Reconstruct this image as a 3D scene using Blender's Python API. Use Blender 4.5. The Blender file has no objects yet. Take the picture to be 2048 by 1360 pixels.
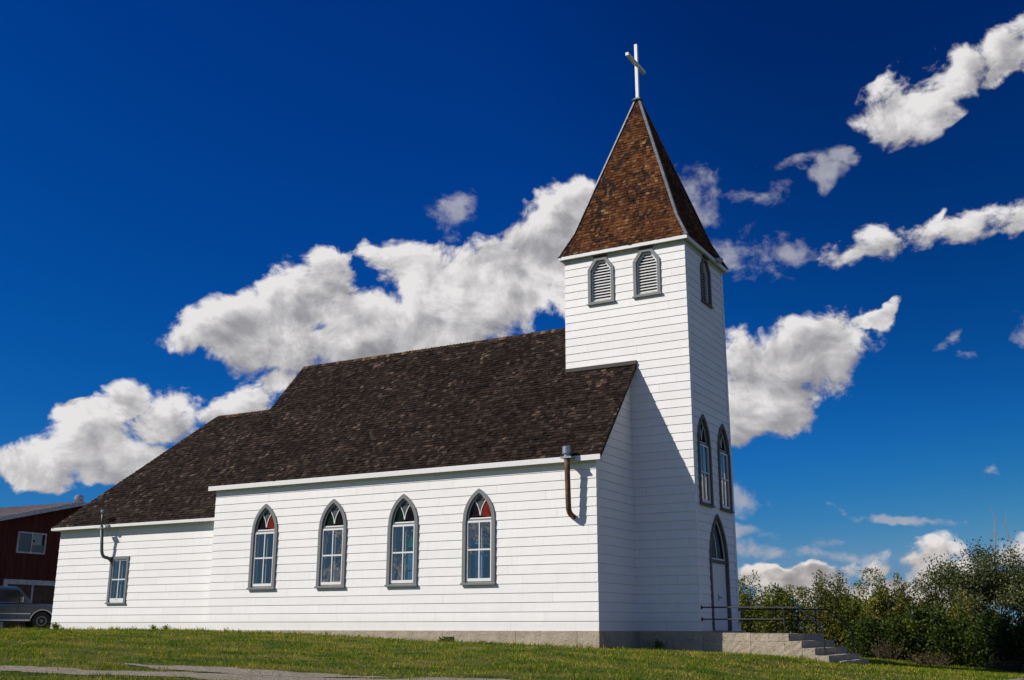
import bpy, bmesh, math, random
import numpy as np
from mathutils import Vector, Matrix
R = math.radians
random.seed(7); rng = np.random.default_rng(11)
scene = bpy.context.scene
COL = scene.collection

# ------------------------------------------------------------------ helpers
def link(o, parent=None):
    COL.objects.link(o)
    if parent: o.parent = parent
    return o

def tag(o, label=None, cat=None, group=None, kind=None):
    if label: o['label'] = label
    if cat: o['category'] = cat
    if group: o['group'] = group
    if kind: o['kind'] = kind
    return o

def empty(name, loc=(0, 0, 0), label=None, cat=None, group=None):
    o = bpy.data.objects.new(name, None)
    o.empty_display_size = 0.2
    o.location = loc
    link(o)
    return tag(o, label, cat, group)

class MB:
    """collects faces in world coordinates; build() links them as one mesh object"""
    def __init__(s): s.v = []; s.f = []; s.m = []
    def face(s, pts, m=0):
        n = len(s.v); s.v += [tuple(p) for p in pts]; s.f.append(list(range(n, n + len(pts)))); s.m.append(m)
    def poly(s, vs, fs, m=0):
        n = len(s.v); s.v += [tuple(p) for p in vs]
        for f in fs: s.f.append([n + i for i in f]); s.m.append(m)
    def box(s, a, b, m=0):
        x0, y0, z0 = [min(a[i], b[i]) for i in range(3)]; x1, y1, z1 = [max(a[i], b[i]) for i in range(3)]
        s.poly([(x0,y0,z0),(x1,y0,z0),(x1,y1,z0),(x0,y1,z0),(x0,y0,z1),(x1,y0,z1),(x1,y1,z1),(x0,y1,z1)],
               [(0,3,2,1),(4,5,6,7),(0,1,5,4),(1,2,6,5),(2,3,7,6),(3,0,4,7)], m)
    def prism(s, pts0, pts1, m=0, caps=True):
        n = len(pts0)
        fs = [(i, (i+1) % n, n+(i+1) % n, n+i) for i in range(n)]
        if caps: fs += [tuple(range(n-1, -1, -1)), tuple(range(n, 2*n))]
        s.poly(list(pts0) + list(pts1), fs, m)
    def ring(s, out0, in0, out1, in1, m=0, closed=True):
        n = len(out0); vs = list(out0)+list(in0)+list(out1)+list(in1); fs = []
        rngi = range(n) if closed else range(n-1)
        for i in rngi:
            j = (i+1) % n
            fs += [(i, j, n+j, n+i), (2*n+i, 3*n+i, 3*n+j, 2*n+j), (i, 2*n+i, 2*n+j, j), (n+i, n+j, 3*n+j, 3*n+i)]
        if not closed:
            fs += [(0, n, 3*n, 2*n), (n-1, 3*n-1, 4*n-1, 2*n-1)]
        s.poly(vs, fs, m)
    def bar(s, a, b, w, h=None, up=(0,0,1), m=0):
        a = Vector(a); b = Vector(b); h = h or w
        d = (b-a).normalized(); u = Vector(up)
        if abs(d.dot(u)) > .98: u = Vector((1,0,0))
        sd = d.cross(u).normalized(); uu = sd.cross(d).normalized()
        q = [(-w/2,-h/2),(w/2,-h/2),(w/2,h/2),(-w/2,h/2)]
        s.prism([a+sd*x+uu*y for x,y in q], [b+sd*x+uu*y for x,y in q], m)
    def tube(s, pts, r, n=12, m=0, caps=True):
        pts = [Vector(p) for p in pts]; rs = r if isinstance(r, (list, tuple)) else [r]*len(pts)
        rings = []; ref = None
        for i, p in enumerate(pts):
            d = (pts[min(i+1, len(pts)-1)] - pts[max(i-1, 0)]).normalized()
            if ref is None:
                ref = Vector((0,0,1)) if abs(d.z) < .9 else Vector((1,0,0))
            a = d.cross(ref).normalized(); b = a.cross(d).normalized(); ref = b
            rings.append([p + (a*math.cos(t) + b*math.sin(t))*rs[i] for t in [2*math.pi*k/n for k in range(n)]])
        vs = [v for rr in rings for v in rr]; fs = []
        for i in range(len(pts)-1):
            for k in range(n):
                fs.append((i*n+k, i*n+(k+1) % n, (i+1)*n+(k+1) % n, (i+1)*n+k))
        if caps: fs += [tuple(range(n-1,-1,-1)), tuple(range((len(pts)-1)*n, len(pts)*n))]
        s.poly(vs, fs, m)
    def build(s, name, mats, parent=None, recalc=True, smooth=False, bevel=0):
        me = bpy.data.meshes.new(name)
        me.from_pydata([tuple(v) for v in s.v], [], s.f)
        if not isinstance(mats, (list, tuple)): mats = [mats]
        for m in mats: me.materials.append(m)
        me.polygons.foreach_set('material_index', s.m)
        if recalc:
            bm = bmesh.new(); bm.from_mesh(me)
            bmesh.ops.recalc_face_normals(bm, faces=bm.faces)
            bm.to_mesh(me); bm.free()
        if smooth: me.polygons.foreach_set('use_smooth', [True]*len(me.polygons))
        o = bpy.data.objects.new(name, me)
        if bevel:
            b = o.modifiers.new('bevel', 'BEVEL'); b.width = bevel; b.segments = 2; b.limit_method = 'ANGLE'; b.angle_limit = R(40)
        if parent is not None:
            o.parent = parent
            o.matrix_parent_inverse = Matrix.Translation(-abs_loc(parent))
        COL.objects.link(o)
        return o

def abs_loc(o):
    v = Vector((0, 0, 0))
    # only root empties carry a location; part meshes stay at the origin of the world
    while o:
        if o.type == 'EMPTY': v = v + o.location
        o = o.parent
    return v if True else None

# meshes parented to meshes: the mesh parent has identity world transform, so no inverse is needed
_ab = abs_loc
def abs_loc(o):
    return _ab(o) if o.type == 'EMPTY' else Vector((0, 0, 0))

def fastmesh(name, co, faces_n, nper, mats, midx=None, parent=None):
    """co: (N*nper,3) float array; every nper vertices one face"""
    me = bpy.data.meshes.new(name)
    nv = co.shape[0]; nf = nv // nper
    me.vertices.add(nv); me.vertices.foreach_set('co', co.astype(np.float32).ravel())
    me.loops.add(nv); me.loops.foreach_set('vertex_index', np.arange(nv, dtype=np.int32))
    me.polygons.add(nf); me.polygons.foreach_set('loop_start', np.arange(0, nv, nper, dtype=np.int32))
    if not isinstance(mats, (list, tuple)): mats = [mats]
    for m in mats: me.materials.append(m)
    if midx is not None: me.polygons.foreach_set('material_index', midx.astype(np.int32))
    me.update(calc_edges=True)
    o = bpy.data.objects.new(name, me)
    if parent is not None:
        o.parent = parent; o.matrix_parent_inverse = Matrix.Translation(-abs_loc(parent))
    COL.objects.link(o)
    return o

# ------------------------------------------------------------------ materials
class NT:
    def __init__(s, tree): s.t = tree; s.n = tree.nodes; s.l = tree.links
    def node(s, typ, **kw):
        n = s.n.new(typ)
        for k, v in kw.items():
            if k == 'i':
                for kk, vv in v.items():
                    if isinstance(vv, bpy.types.NodeSocket): s.l.new(vv, n.inputs[kk])
                    else: n.inputs[kk].default_value = vv
            else: setattr(n, k, v)
        return n
    def math(s, op, a, b=None, c=None, clamp=False):
        n = s.n.new('ShaderNodeMath'); n.operation = op; n.use_clamp = clamp
        for i, x in enumerate((a, b, c)):
            if x is None: continue
            if isinstance(x, (int, float)): n.inputs[i].default_value = x
            else: s.l.new(x, n.inputs[i])
        return n.outputs[0]
    def mix(s, f, a, b, blend='MIX'):
        n = s.n.new('ShaderNodeMix'); n.data_type = 'RGBA'; n.blend_type = blend
        for k, x in (('Factor', f), ('A', a), ('B', b)):
            idx = {'Factor': 0, 'A': 6, 'B': 7}[k]
            if isinstance(x, (int, float)): n.inputs[idx].default_value = x
            elif isinstance(x, (tuple, list)): n.inputs[idx].default_value = (*x[:3], 1)
            else: s.l.new(x, n.inputs[idx])
        return n.outputs[2]
    def ramp(s, fac, stops, interp='LINEAR'):
        n = s.n.new('ShaderNodeValToRGB'); n.color_ramp.interpolation = interp
        e = n.color_ramp.elements
        while len(e) < len(stops): e.new(.5)
        for k, (p, c) in enumerate(stops):
            e[k].position = p; e[k].color = (*c, 1) if len(c) == 3 else c
        s.l.new(fac, n.inputs[0]); return n.outputs[0]
    def noise(s, vec, scale, detail=4, rough=.55, dist=0., dim='3D'):
        n = s.n.new('ShaderNodeTexNoise'); n.noise_dimensions = dim
        n.inputs['Scale'].default_value = scale; n.inputs['Detail'].default_value = detail
        n.inputs['Roughness'].default_value = rough; n.inputs['Distortion'].default_value = dist
        if vec is not None: s.l.new(vec, n.inputs['Vector'])
        return n.outputs['Fac']

def mat(name):
    m = bpy.data.materials.new(name); m.use_nodes = True
    t = NT(m.node_tree); t.n.clear()
    out = t.node('ShaderNodeOutputMaterial')
    b = t.node('ShaderNodeBsdfPrincipled'); t.l.new(b.outputs[0], out.inputs[0])
    return m, t, b, out

def simple(name, col, rough=.6, metal=0., spec=.5, nscale=8., var=.12, bump=.0, coat=0., col2=None):
    m, t, b, out = mat(name)
    g = t.node('ShaderNodeNewGeometry').outputs['Position']
    n = t.noise(g, nscale, 5, .6)
    if col2 is None: col2 = tuple(c*(1-var*2.2) for c in col)
    c = t.mix(t.ramp(n, [(.35, (0,0,0)), (.65, (1,1,1))]), col2, col)
    t.l.new(c, b.inputs['Base Color'])
    b.inputs['Roughness'].default_value = rough; b.inputs['Metallic'].default_value = metal
    b.inputs['Specular IOR Level'].default_value = spec; b.inputs['Coat Weight'].default_value = coat
    if bump:
        bp = t.node('ShaderNodeBump', i={'Strength': 1., 'Distance': bump, 'Height': n}); t.l.new(bp.outputs[0], b.inputs['Normal'])
    return m

BD = 0.26   # siding exposure
def siding_mat(name, axis, board=3.66):
    m, t, b, out = mat(name)
    pos = t.node('ShaderNodeNewGeometry').outputs['Position']
    sp = t.node('ShaderNodeSeparateXYZ', i={0: pos})
    u = sp.outputs[axis]; z = sp.outputs[2]
    row = t.math('FLOOR', t.math('DIVIDE', z, BD))
    wn = t.node('ShaderNodeTexWhiteNoise', noise_dimensions='1D'); t.l.new(row, wn.inputs['W'])
    off = t.math('MULTIPLY', wn.outputs['Value'], board*3)
    q = t.math('DIVIDE', t.math('ADD', u, off), board)
    fr = t.math('FRACT', t.math('ADD', q, 40.))
    line = t.math('LESS_THAN', fr, .0042/board*1.6)
    bid = t.node('ShaderNodeCombineXYZ', i={0: t.math('FLOOR', q), 1: row})
    w2 = t.node('ShaderNodeTexWhiteNoise', noise_dimensions='3D'); t.l.new(bid.outputs[0], w2.inputs['Vector'])
    base = t.mix(w2.outputs['Value'], (.82,.795,.765), (.865,.84,.81))
    # faint rain streaks and grime
    mp = t.node('ShaderNodeMapping', i={'Vector': pos, 'Scale': (9., 9., .7)})
    st = t.noise(mp.outputs[0], 1.5, 6, .65)
    base = t.mix(t.ramp(st, [(.5, (0,0,0)), (.8, (.35,.35,.35))]), base, (.66,.63,.59))
    gr = t.noise(pos, .9, 5, .6)
    base = t.mix(t.ramp(gr, [(.5, (0,0,0)), (.75, (.3,.3,.3))]), base, (.74,.72,.70))
    # splash-back dirt just over the foundation
    low = t.math('SUBTRACT', 1., t.math('MULTIPLY', t.math('ADD', z, t.math('MULTIPLY', gr, -.25)), 3.2), clamp=True)
    base = t.mix(t.math('MULTIPLY', low, .22, clamp=True), base, (.55,.50,.42))
    col = t.mix(t.math('MULTIPLY', line, .5), base, (.12,.11,.11))
    t.l.new(col, b.inputs['Base Color'])
    b.inputs['Roughness'].default_value = .55; b.inputs['Specular IOR Level'].default_value = .3
    wv = t.noise(pos, 2.2, 3, .5)
    bp = t.node('ShaderNodeBump', i={'Strength': .6, 'Distance': .012, 'Height': wv}); t.l.new(bp.outputs[0], b.inputs['Normal'])
    return m

def shingle_mat(name, stops, streak=(.6, 1.25), mossy=None, patch=None):
    m, t, b, out = mat(name)
    geo = t.node('ShaderNodeNewGeometry')
    pos = geo.outputs['Position']; rnd = geo.outputs['Random Per Island']
    c = t.ramp(t.math('ADD', rnd, t.math('MULTIPLY', t.math('SUBTRACT', t.noise(pos, .9, 4, .65), .54), .55), clamp=True), stops)
    n = t.noise(pos, 45, 4, .7)
    k = t.math('ADD', t.math('MULTIPLY', n, streak[1]-streak[0]), streak[0])
    big = t.noise(pos, .55, 4, .6)
    k2 = t.math('ADD', t.math('MULTIPLY', big, 1.5), .3)
    v = t.node('ShaderNodeVectorMath', operation='SCALE', i={0: c, 'Scale': t.math('MULTIPLY', k, k2)})
    c = v.outputs[0]
    if patch:
        pn = t.noise(pos, patch[0], 3, .6)
        r2 = t.math('FRACT', t.math('MULTIPLY', rnd, 17.31))
        s = t.math('ADD', pn, t.math('MULTIPLY', t.math('SUBTRACT', r2, .5), .28))
        f = t.ramp(s, [(patch[1], (0,0,0)), (patch[1]+.07, (1,1,1))])
        c = t.mix(f, c, patch[2])
    t.l.new(c, b.inputs['Base Color']); b.inputs['Roughness'].default_value = .9; b.inputs['Specular IOR Level'].default_value = .10
    bp = t.node('ShaderNodeBump', i={'Strength': .7, 'Distance': .006, 'Height': n}); t.l.new(bp.outputs[0], b.inputs['Normal'])
    return m

def concrete_mat(name, c1=(.54,.45,.33), c2=(.34,.275,.195), c3=(.60,.53,.42)):
    m, t, b, out = mat(name)
    pos = t.node('ShaderNodeNewGeometry').outputs['Position']
    a = t.noise(pos, 2.3, 8, .65); f = t.noise(pos, 38, 5, .7)
    c = t.mix(t.ramp(a, [(.3, (0,0,0)), (.7, (1,1,1))]), c2, c1)
    c = t.mix(t.ramp(f, [(.5, (0,0,0)), (.72, (.8,.8,.8))]), c, c3)
    pit = t.noise(pos, 15, 4, .8)
    c = t.mix(t.ramp(pit, [(.35, (.9,.9,.9)), (.41, (0,0,0))]), c, (.11,.095,.075))
    t.l.new(c, b.inputs['Base Color']); b.inputs['Roughness'].default_value = .9; b.inputs['Specular IOR Level'].default_value = .2
    h = t.math('ADD', t.math('MULTIPLY', a, 2.), t.math('ADD', f, t.math('MULTIPLY', pit, 1.5)))
    bp = t.node('ShaderNodeBump', i={'Strength': 1., 'Distance': .02, 'Height': h}); t.l.new(bp.outputs[0], b.inputs['Normal'])
    return m

def glass_mat(name, tint=(.75,.8,.8), refl=.22, dull=0., body=(.1,.1,.1), bump=.0, f=1.2):
    """window pane: see-through tint + mirror reflection; dull adds a diffuse/translucent coloured body"""
    m, t, b, out = mat(name); t.n.remove(b)
    tr = t.node('ShaderNodeBsdfTransparent', i={0: (*tint, 1)})
    gl = t.node('ShaderNodeBsdfGlossy', i={'Color': (1,1,1,1), 'Roughness': .015})
    pos = t.node('ShaderNodeNewGeometry').outputs['Position']
    wob = t.noise(pos, 2.5 if not bump else 60, 2, .5)
    bp = t.node('ShaderNodeBump', i={'Strength': .5, 'Distance': .012 if not bump else bump, 'Height': wob}); t.l.new(bp.outputs[0], gl.inputs['Normal'])
    base = tr.outputs[0]
    if dull:
        di = t.node('ShaderNodeBsdfDiffuse', i={'Color': (*body, 1)})
        tl = t.node('ShaderNodeBsdfTranslucent', i={'Color': (*body, 1)})
        m1 = t.node('ShaderNodeMixShader', i={0: .35, 1: di.outputs[0], 2: tl.outputs[0]})
        m2 = t.node('ShaderNodeMixShader', i={0: dull, 1: base, 2: m1.outputs[0]}); base = m2.outputs[0]
    ge = t.node('ShaderNodeNewGeometry')
    dt = t.math('ABSOLUTE', t.node('ShaderNodeVectorMath', operation='DOT_PRODUCT', i={0: ge.outputs['Normal'], 1: ge.outputs['Incoming']}).outputs['Value'])
    sch = t.math('ADD', t.math('MULTIPLY', t.math('POWER', t.math('SUBTRACT', 1., dt, clamp=True), 5.), .93), .07)   # two-sided pane, Schlick
    fac = t.math('ADD', t.math('MULTIPLY', sch, f), refl, clamp=True)
    mx = t.node('ShaderNodeMixShader', i={0: fac, 1: base, 2: gl.outputs[0]})
    t.l.new(mx.outputs[0], out.inputs[0])
    return m

def leaf_mat(name, stops, trans=.35, scale=1.1):
    m, t, b, out = mat(name); t.n.remove(b)
    geo = t.node('ShaderNodeNewGeometry')
    n = t.noise(geo.outputs['Position'], scale, 4, .6)
    s = t.math('ADD', t.math('MULTIPLY', n, .9), t.math('MULTIPLY', t.math('SUBTRACT', geo.outputs['Random Per Island'], .5), .45))
    c = t.ramp(s, stops)
    di = t.node('ShaderNodeBsdfDiffuse', i={'Color': c}); tl = t.node('ShaderNodeBsdfTranslucent', i={'Color': c})
    gl = t.node('ShaderNodeBsdfGlossy', i={'Color': (1,1,1,1), 'Roughness': .45})
    m1 = t.node('ShaderNodeMixShader', i={0: trans, 1: di.outputs[0], 2: tl.outputs[0]})
    m2 = t.node('ShaderNodeMixShader', i={0: .012, 1: m1.outputs[0], 2: gl.outputs[0]})
    t.l.new(m2.outputs[0], out.inputs[0])
    return m

M = {}
M['sx'] = siding_mat('white_siding_along_x', 0); M['sy'] = siding_mat('white_siding_along_y', 1)
M['white'] = simple('white_trim_paint', (.80,.79,.76), .45, nscale=14, var=.05)
M['grey'] = simple('grey_trim_paint', (.185,.190,.188), .6, nscale=20, var=.10)
M['greyw'] = simple('weathered_grey_trim', (.17,.16,.14), .75, nscale=16, var=.28)
M['louver'] = simple('white_louver_paint', (.78,.77,.74), .5, nscale=25, var=.06)
M['soffit'] = simple('soffit_paint', (.55,.56,.47), .6, nscale=10, var=.08)
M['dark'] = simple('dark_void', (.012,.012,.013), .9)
M['deck'] = simple('roof_deck', (.02,.015,.012), .95)
M['flash'] = simple('dark_flashing', (.055,.042,.035), .7, nscale=30, var=.2)
M['hip'] = simple('galvanised_hip_cap', (.27,.28,.29), .6, metal=.35, nscale=9, var=.2)
M['conc'] = concrete_mat('weathered_concrete')
M['rust'] = simple('rusted_pipe', (.20,.095,.035), .65, metal=.35, nscale=9, var=.2, col2=(.06,.04,.03))
M['galv'] = simple('galvanised_metal', (.52,.53,.54), .35, metal=.8, nscale=14, var=.15)
M['dpipe'] = simple('dull_metal_pipe', (.13,.14,.13), .5, metal=.6, nscale=12, var=.2)
M['iron'] = simple('black_painted_steel', (.022,.022,.024), .45, nscale=30, var=.2)
M['inwall'] = simple('interior_plaster', (.16,.13,.10), .8)
M['wood'] = simple('interior_wood', (.07,.038,.02), .6)
M['curtain'] = simple('curtain_cloth', (.42,.42,.40), .9)
M['pane'] = glass_mat('window_glass', (.62,.66,.66), .12)
M['g_darkred'] = glass_mat('dark_maroon_glass', (.06,.008,.012), .0, .86, (.022,.008,.010), f=.25)
M['g_red'] = glass_mat('brick_red_glass', (.5,.05,.03), .01, .9, (.30,.028,.010), f=.2)
M['g_green'] = glass_mat('dark_green_glass', (.02,.07,.03), .0, .85, (.010,.030,.012), f=.25)
M['g_black'] = glass_mat('near_black_glass', (.03,.015,.02), .0, .85, (.010,.007,.009), f=.25)
M['g_frost'] = glass_mat('pebbled_grey_glass', (.20,.23,.22), .03, .8, (.16,.18,.17), bump=.02, f=.4)
M['g_blue'] = glass_mat('blue_grey_glass', (.10,.13,.18), .015, .7, (.022,.028,.040), f=.22)
M['g_lime'] = glass_mat('lime_green_glass', (.30,.75,.18), .02, .3, (.10,.3,.05))
M['g_pink'] = glass_mat('dusky_pink_glass', (.55,.22,.30), .02, .3, (.2,.08,.1))
M['g_amber'] = glass_mat('amber_glass', (.85,.48,.12), .02, .3, (.3,.15,.03))
roof_stops = [(0,(.010,.0065,.005)),(.4,(.019,.0120,.0092)),(.72,(.031,.0200,.0155)),(.90,(.045,.030,.022)),(.97,(.066,.045,.034)),(1,(.11,.074,.050))]
M['shingle'] = shingle_mat('weathered_brown_shingles', roof_stops)
M['ridge'] = shingle_mat('tan_ridge_shingles', [(0,(.018,.012,.008)),(.5,(.045,.028,.017)),(.85,(.09,.056,.03)),(1,(.2,.125,.07))])
M['spire'] = shingle_mat('warm_cedar_shingles', [(0,(.052,.019,.008)),(.3,(.078,.029,.011)),(.7,(.120,.047,.018)),(.94,(.165,.072,.030)),(1,(.24,.14,.075))], patch=(1.5,.575,(.022,.013,.010)))

# ------------------------------------------------------------------ measured layout (metres)
L, A, ay = 14.459, 8.397, 0.410           # nave length, rear-wing length, wing set-back
T, TB, t0, W = 1.947, -2.192, 2.628, 8.834 # tower front/back x, tower near y, nave width
t1 = W - t0
OG, OE, OB = .239, .177, .218
ZE, HR = 4.804, 10.044
ZAE, HA, XR, OA, OEA = 3.769, 8.479, -19.116, .221, .26
ZTE, TE = 11.898, .1585
KX, KZ = 1.005, 1.104
PROUD = .019

class Wall:
    """local frame of a wall: u along, n outward, z up"""
    def __init__(s, o, u, n): s.o = Vector(o); s.u = Vector(u); s.nn = Vector(n)
    def p(s, u, n, z): return s.o + s.u*u + s.nn*n + Vector((0,0,z))

W_SIDE = Wall((0,0,0), (1,0,0), (0,-1,0))
W_ANX = Wall((0,ay,0), (1,0,0), (0,-1,0))
W_TN = Wall((0,t0,0), (1,0,0), (0,-1,0))
W_TF = Wall((T,0,0), (0,1,0), (1,0,0))
W_GAB = Wall((0,0,0), (0,1,0), (1,0,0))
W_FAR = Wall((0,W,0), (-1,0,0), (0,1,0))
W_TFAR = Wall((0,t1,0), (-1,0,0), (0,1,0))
W_TBK = Wall((TB,0,0), (0,-1,0), (-1,0,0))
W_WEST = Wall((-L,0,0), (0,-1,0), (-1,0,0))
W_AW = Wall((-L-A,0,0), (0,-1,0), (-1,0,0))
W_AFAR = Wall((0,W-ay,0), (-1,0,0), (0,1,0))

def siding(name, fr, u0, u1, z0, z1, mats, parent, cutters=(), planes=(), th=.18):
    prof = []
    k0 = int(round(z0/BD)); z = z0; k = k0
    while z < z1-1e-6:
        zt = min((math.floor(z/BD+1e-6)+1)*BD, z1)
        prof.append((PROUD, z))
        if zt < z1-1e-6: prof += [(.004, zt-.006), (-.012, zt-.006), (-.012, zt)]
        else: prof.append((.003, zt))
        z = zt
    prof.append((-th, z1)); prof.append((-th, z0))
    mb = MB(); mb.prism([fr.p(u0, n, z) for n, z in prof], [fr.p(u1, n, z) for n, z in prof])
    o = mb.build(name, mats)
    me = o.data
    if cutters:
        dg = []
        for pts in cutters:
            c = MB(); c.prism([fr.p(u, .2, z) for u, z in pts], [fr.p(u, -.4, z) for u, z in pts])
            co = c.build('cutter', mats); dg.append(co)
            b = o.modifiers.new('cut', 'BOOLEAN'); b.operation = 'DIFFERENCE'; b.solver = 'EXACT'; b.object = co
        d = bpy.context.evaluated_depsgraph_get(); d.update()
        me2 = bpy.data.meshes.new_from_object(o.evaluated_get(d)); me2.name = name
        o.modifiers.clear(); o.data = me2; me = me2
        for c in dg:
            cm = c.data; bpy.data.objects.remove(c); bpy.data.meshes.remove(cm)
    if planes:
        bm = bmesh.new(); bm.from_mesh(me)
        for co, no in planes:
            r = bmesh.ops.bisect_plane(bm, geom=bm.verts[:]+bm.edges[:]+bm.faces[:], plane_co=co, plane_no=no, clear_outer=True, dist=1e-5)
            ed = [g for g in r['geom_cut'] if isinstance(g, bmesh.types.BMEdge)]
            try: bmesh.ops.holes_fill(bm, edges=ed, sides=0)
            except Exception: pass
        bm.to_mesh(me); bm.free()
    me.materials.append(M['inwall'])
    for p_ in me.polygons:
        if p_.normal.dot(fr.nn) < -.9: p_.material_index = len(me.materials)-1
    if parent is not None: o.parent = parent
    return o

# gothic outline: bottom-left, up, arch, down to bottom-right
def gothic(half, zb, zs, Rr, n=14):
    """list of (u,z); arcs centred at (+-(Rr-half), zs)"""
    c = Rr-half; th = math.acos(c/Rr)
    pts = [(-half, zb)]
    for i in range(n+1):
        a = math.pi - th*i/n
        pts.append((c + Rr*math.cos(a), zs + Rr*math.sin(a)))
    right = [(-u, z) for u, z in reversed(pts[:-1])]
    return pts + right

# ================================================================== CHURCH
church = empty('church', (0,0,0), 'white clapboard country church with brown shingled roof and tall spired entrance tower', 'church')

def sub(o, label=None):
    if label: o['label'] = label
    return o

def arched_window(fr, uc, zb, cols, label, weather=False, hole=True):
    grey = M['greyw'] if weather else M['grey']
    wh = M['louver'] if weather else M['white']
    zs = zb + 1.83
    P = lambda u, n, z: fr.p(uc+u, n, z)
    w = MB()
    out = gothic(.55, zb, zs, 1.0445); inn = gothic(.44, zb, zs, .9345)
    w.ring([P(u,.052,z) for u,z in out], [P(u,.052,z) for u,z in inn], [P(u,.0,z) for u,z in out], [P(u,.0,z) for u,z in inn], closed=False)
    jo = gothic(.468, zb, zs, .9625); ji = gothic(.438, zb, zs, .9325)
    w.ring([P(u,.0,z) for u,z in jo], [P(u,.0,z) for u,z in ji], [P(u,-.19,z) for u,z in jo], [P(u,-.19,z) for u,z in ji], closed=False)
    # slightly wider jamb boards below the spring line
    for s in (-1, 1):
        a = P(s*.435, .058, 0); 
        w.prism([P(s*.447,.001,zb+.0),P(s*.562,.001,zb),P(s*.562,.060,zb),P(s*.447,.060,zb)],
                [P(s*.447,.001,zs-.02),P(s*.562,.001,zs-.02),P(s*.562,.060,zs-.02),P(s*.447,.060,zs-.02)])
    win = w.build('arched_window', grey, church); win['label'] = label
    sl = MB(); sl.prism([P(-.59,.0,zb-.03),P(-.59,.10,zb-.05),P(-.59,.10,zb-.005),P(-.59,.0,zb+.035)],
                        [P(.59,.0,zb-.03),P(.59,.10,zb-.05),P(.59,.10,zb-.005),P(.59,.0,zb+.035)])
    # inner sill board under the sash
    sl.prism([P(-.438,-.19,zb),P(-.438,.0,zb),P(-.438,.0,zb+.05),P(-.438,-.19,zb+.05)],[P(.438,-.19,zb),P(.438,.0,zb),P(.438,.0,zb+.05),P(.438,-.19,zb+.05)])
    sl.build('sill', grey, win)
    # sashes
    def rect(mb, u0,u1,z0,z1,n0,n1): mb.prism([P(u0,n0,z0),P(u1,n0,z0),P(u1,n1,z0),P(u0,n1,z0)],[P(u0,n0,z1),P(u1,n0,z1),P(u1,n1,z1),P(u0,n1,z1)])
    sz0, sz1, zm = zb+.055, zs-.02, zb+.965
    s = MB()
    rect(s,-.437,-.385,sz0,sz1,-.045,.012); rect(s,.385,.437,sz0,sz1,-.045,.012)
    rect(s,-.384,.384,sz0,sz0+.085,-.043,.010); rect(s,-.384,.384,sz1-.055,sz1,-.043,.010)
    rect(s,-.384,.384,zm-.022,zm+.022,-.042,.008); rect(s,-.016,.016,sz0+.086,zm-.023,-.040,.006); rect(s,-.016,.016,zm+.023,sz1-.056,-.040,.006)
    s.build('sash', wh, win)
    s = MB()
    rect(s,-.436,-.39,sz0,sz1,-.17,-.12); rect(s,.39,.436,sz0,sz1,-.17,-.12)
    rect(s,-.389,.389,sz0,sz0+.07,-.168,-.122); rect(s,-.389,.389,sz1-.05,sz1,-.168,-.122)
    rect(s,-.389,.389,zm-.02,zm+.02,-.167,-.123); rect(s,-.012,.012,sz0+.071,zm-.021,-.165,-.125); rect(s,-.012,.012,zm+.021,sz1-.051,-.165,-.125)
    s.build('inner_sash', wh, win)
    g = MB(); g.face([P(-.39,-.02,sz0+.04),P(.39,-.02,sz0+.04),P(.39,-.02,sz1-.03),P(-.39,-.02,sz1-.03)])
    g.build('pane', M['pane'], win, recalc=False)
    # transom rail, bead and tracery
    tr = MB()
    rect(tr,-.437,.437,zs-.018,zs+.03,-.10,-.0)           # grey transom bar (painted grey)
    tr.build('transom_bar', grey, win)
    tr = MB()
    z2 = zs+.031
    rect(tr,-.42,.42,z2,z2+.04,-.075,-.035)
    o2 = gothic(.437, z2, zs, .9315, 16); i2 = gothic(.405, z2, zs, .8995, 16)
    tr.ring([P(u,-.04,z) for u,z in o2],[P(u,-.04,z) for u,z in i2],[P(u,-.075,z) for u,z in o2],[P(u,-.075,z) for u,z in i2], closed=False)
    Rt = .80
    for sgn in (-1, 1):
        arc = []
        for i in range(9):
            uu = .003 + .205*i/8
            arc.append((sgn*-uu, zs+.06+math.sqrt(max(Rt*Rt-(Rt-uu)**2, 0))))
        for (a, b) in zip(arc[:-1], arc[1:]):
            tr.bar(P(a[0],-.05,a[1]), P(b[0],-.05,b[1]), .022, .03, up=fr.nn)
    tr.build('tracery', wh, win)
    # three coloured lights: left lancet, right lancet, head
    arcL = [(-.003-.205*i/8, zs+.06+math.sqrt(max(Rt*Rt-(Rt-.003-.205*i/8)**2,0))) for i in range(9)]
    full = gothic(.41, zs+.05, zs, .9045, 16)
    k = min(range(len(full)//2), key=lambda i: abs(full[i][0]-arcL[-1][0])+abs(full[i][1]-arcL[-1][1]))
    left = full[:k+1] + list(reversed(arcL))
    right = [(-u, z) for u, z in left]
    head = full[k:len(full)-k] + [(-u, z) for u, z in reversed(arcL)] + arcL
    for nm, pts, c in (('stained_glass', left, cols[0]), ('stained_glass', right, cols[1]), ('stained_glass', head, cols[2])):
        g = MB(); g.face([P(u,-.058,z) for u,z in pts]); gg = g.build(nm, M[c], win, recalc=False)
        gg['label'] = {'g_darkred':'dark maroon lancet of coloured glass','g_red':'brick red lancet of coloured glass','g_green':'dark green lancet of coloured glass',
                       'g_black':'near black lancet of coloured glass','g_frost':'pebbled grey glass at the head of the arch','g_blue':'blue grey glass light',
                       'g_lime':'lime green lancet of coloured glass','g_pink':'dusky pink lancet of coloured glass','g_amber':'amber lancet of coloured glass'}[c]
    return win

hole = lambda uc, zb: [(uc+u, z) for u, z in gothic(.455, zb+.01, zb+1.83, .9495)]
WX = [-12.14, -9.275, -6.54, -3.812]; ZB = 1.335
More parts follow.
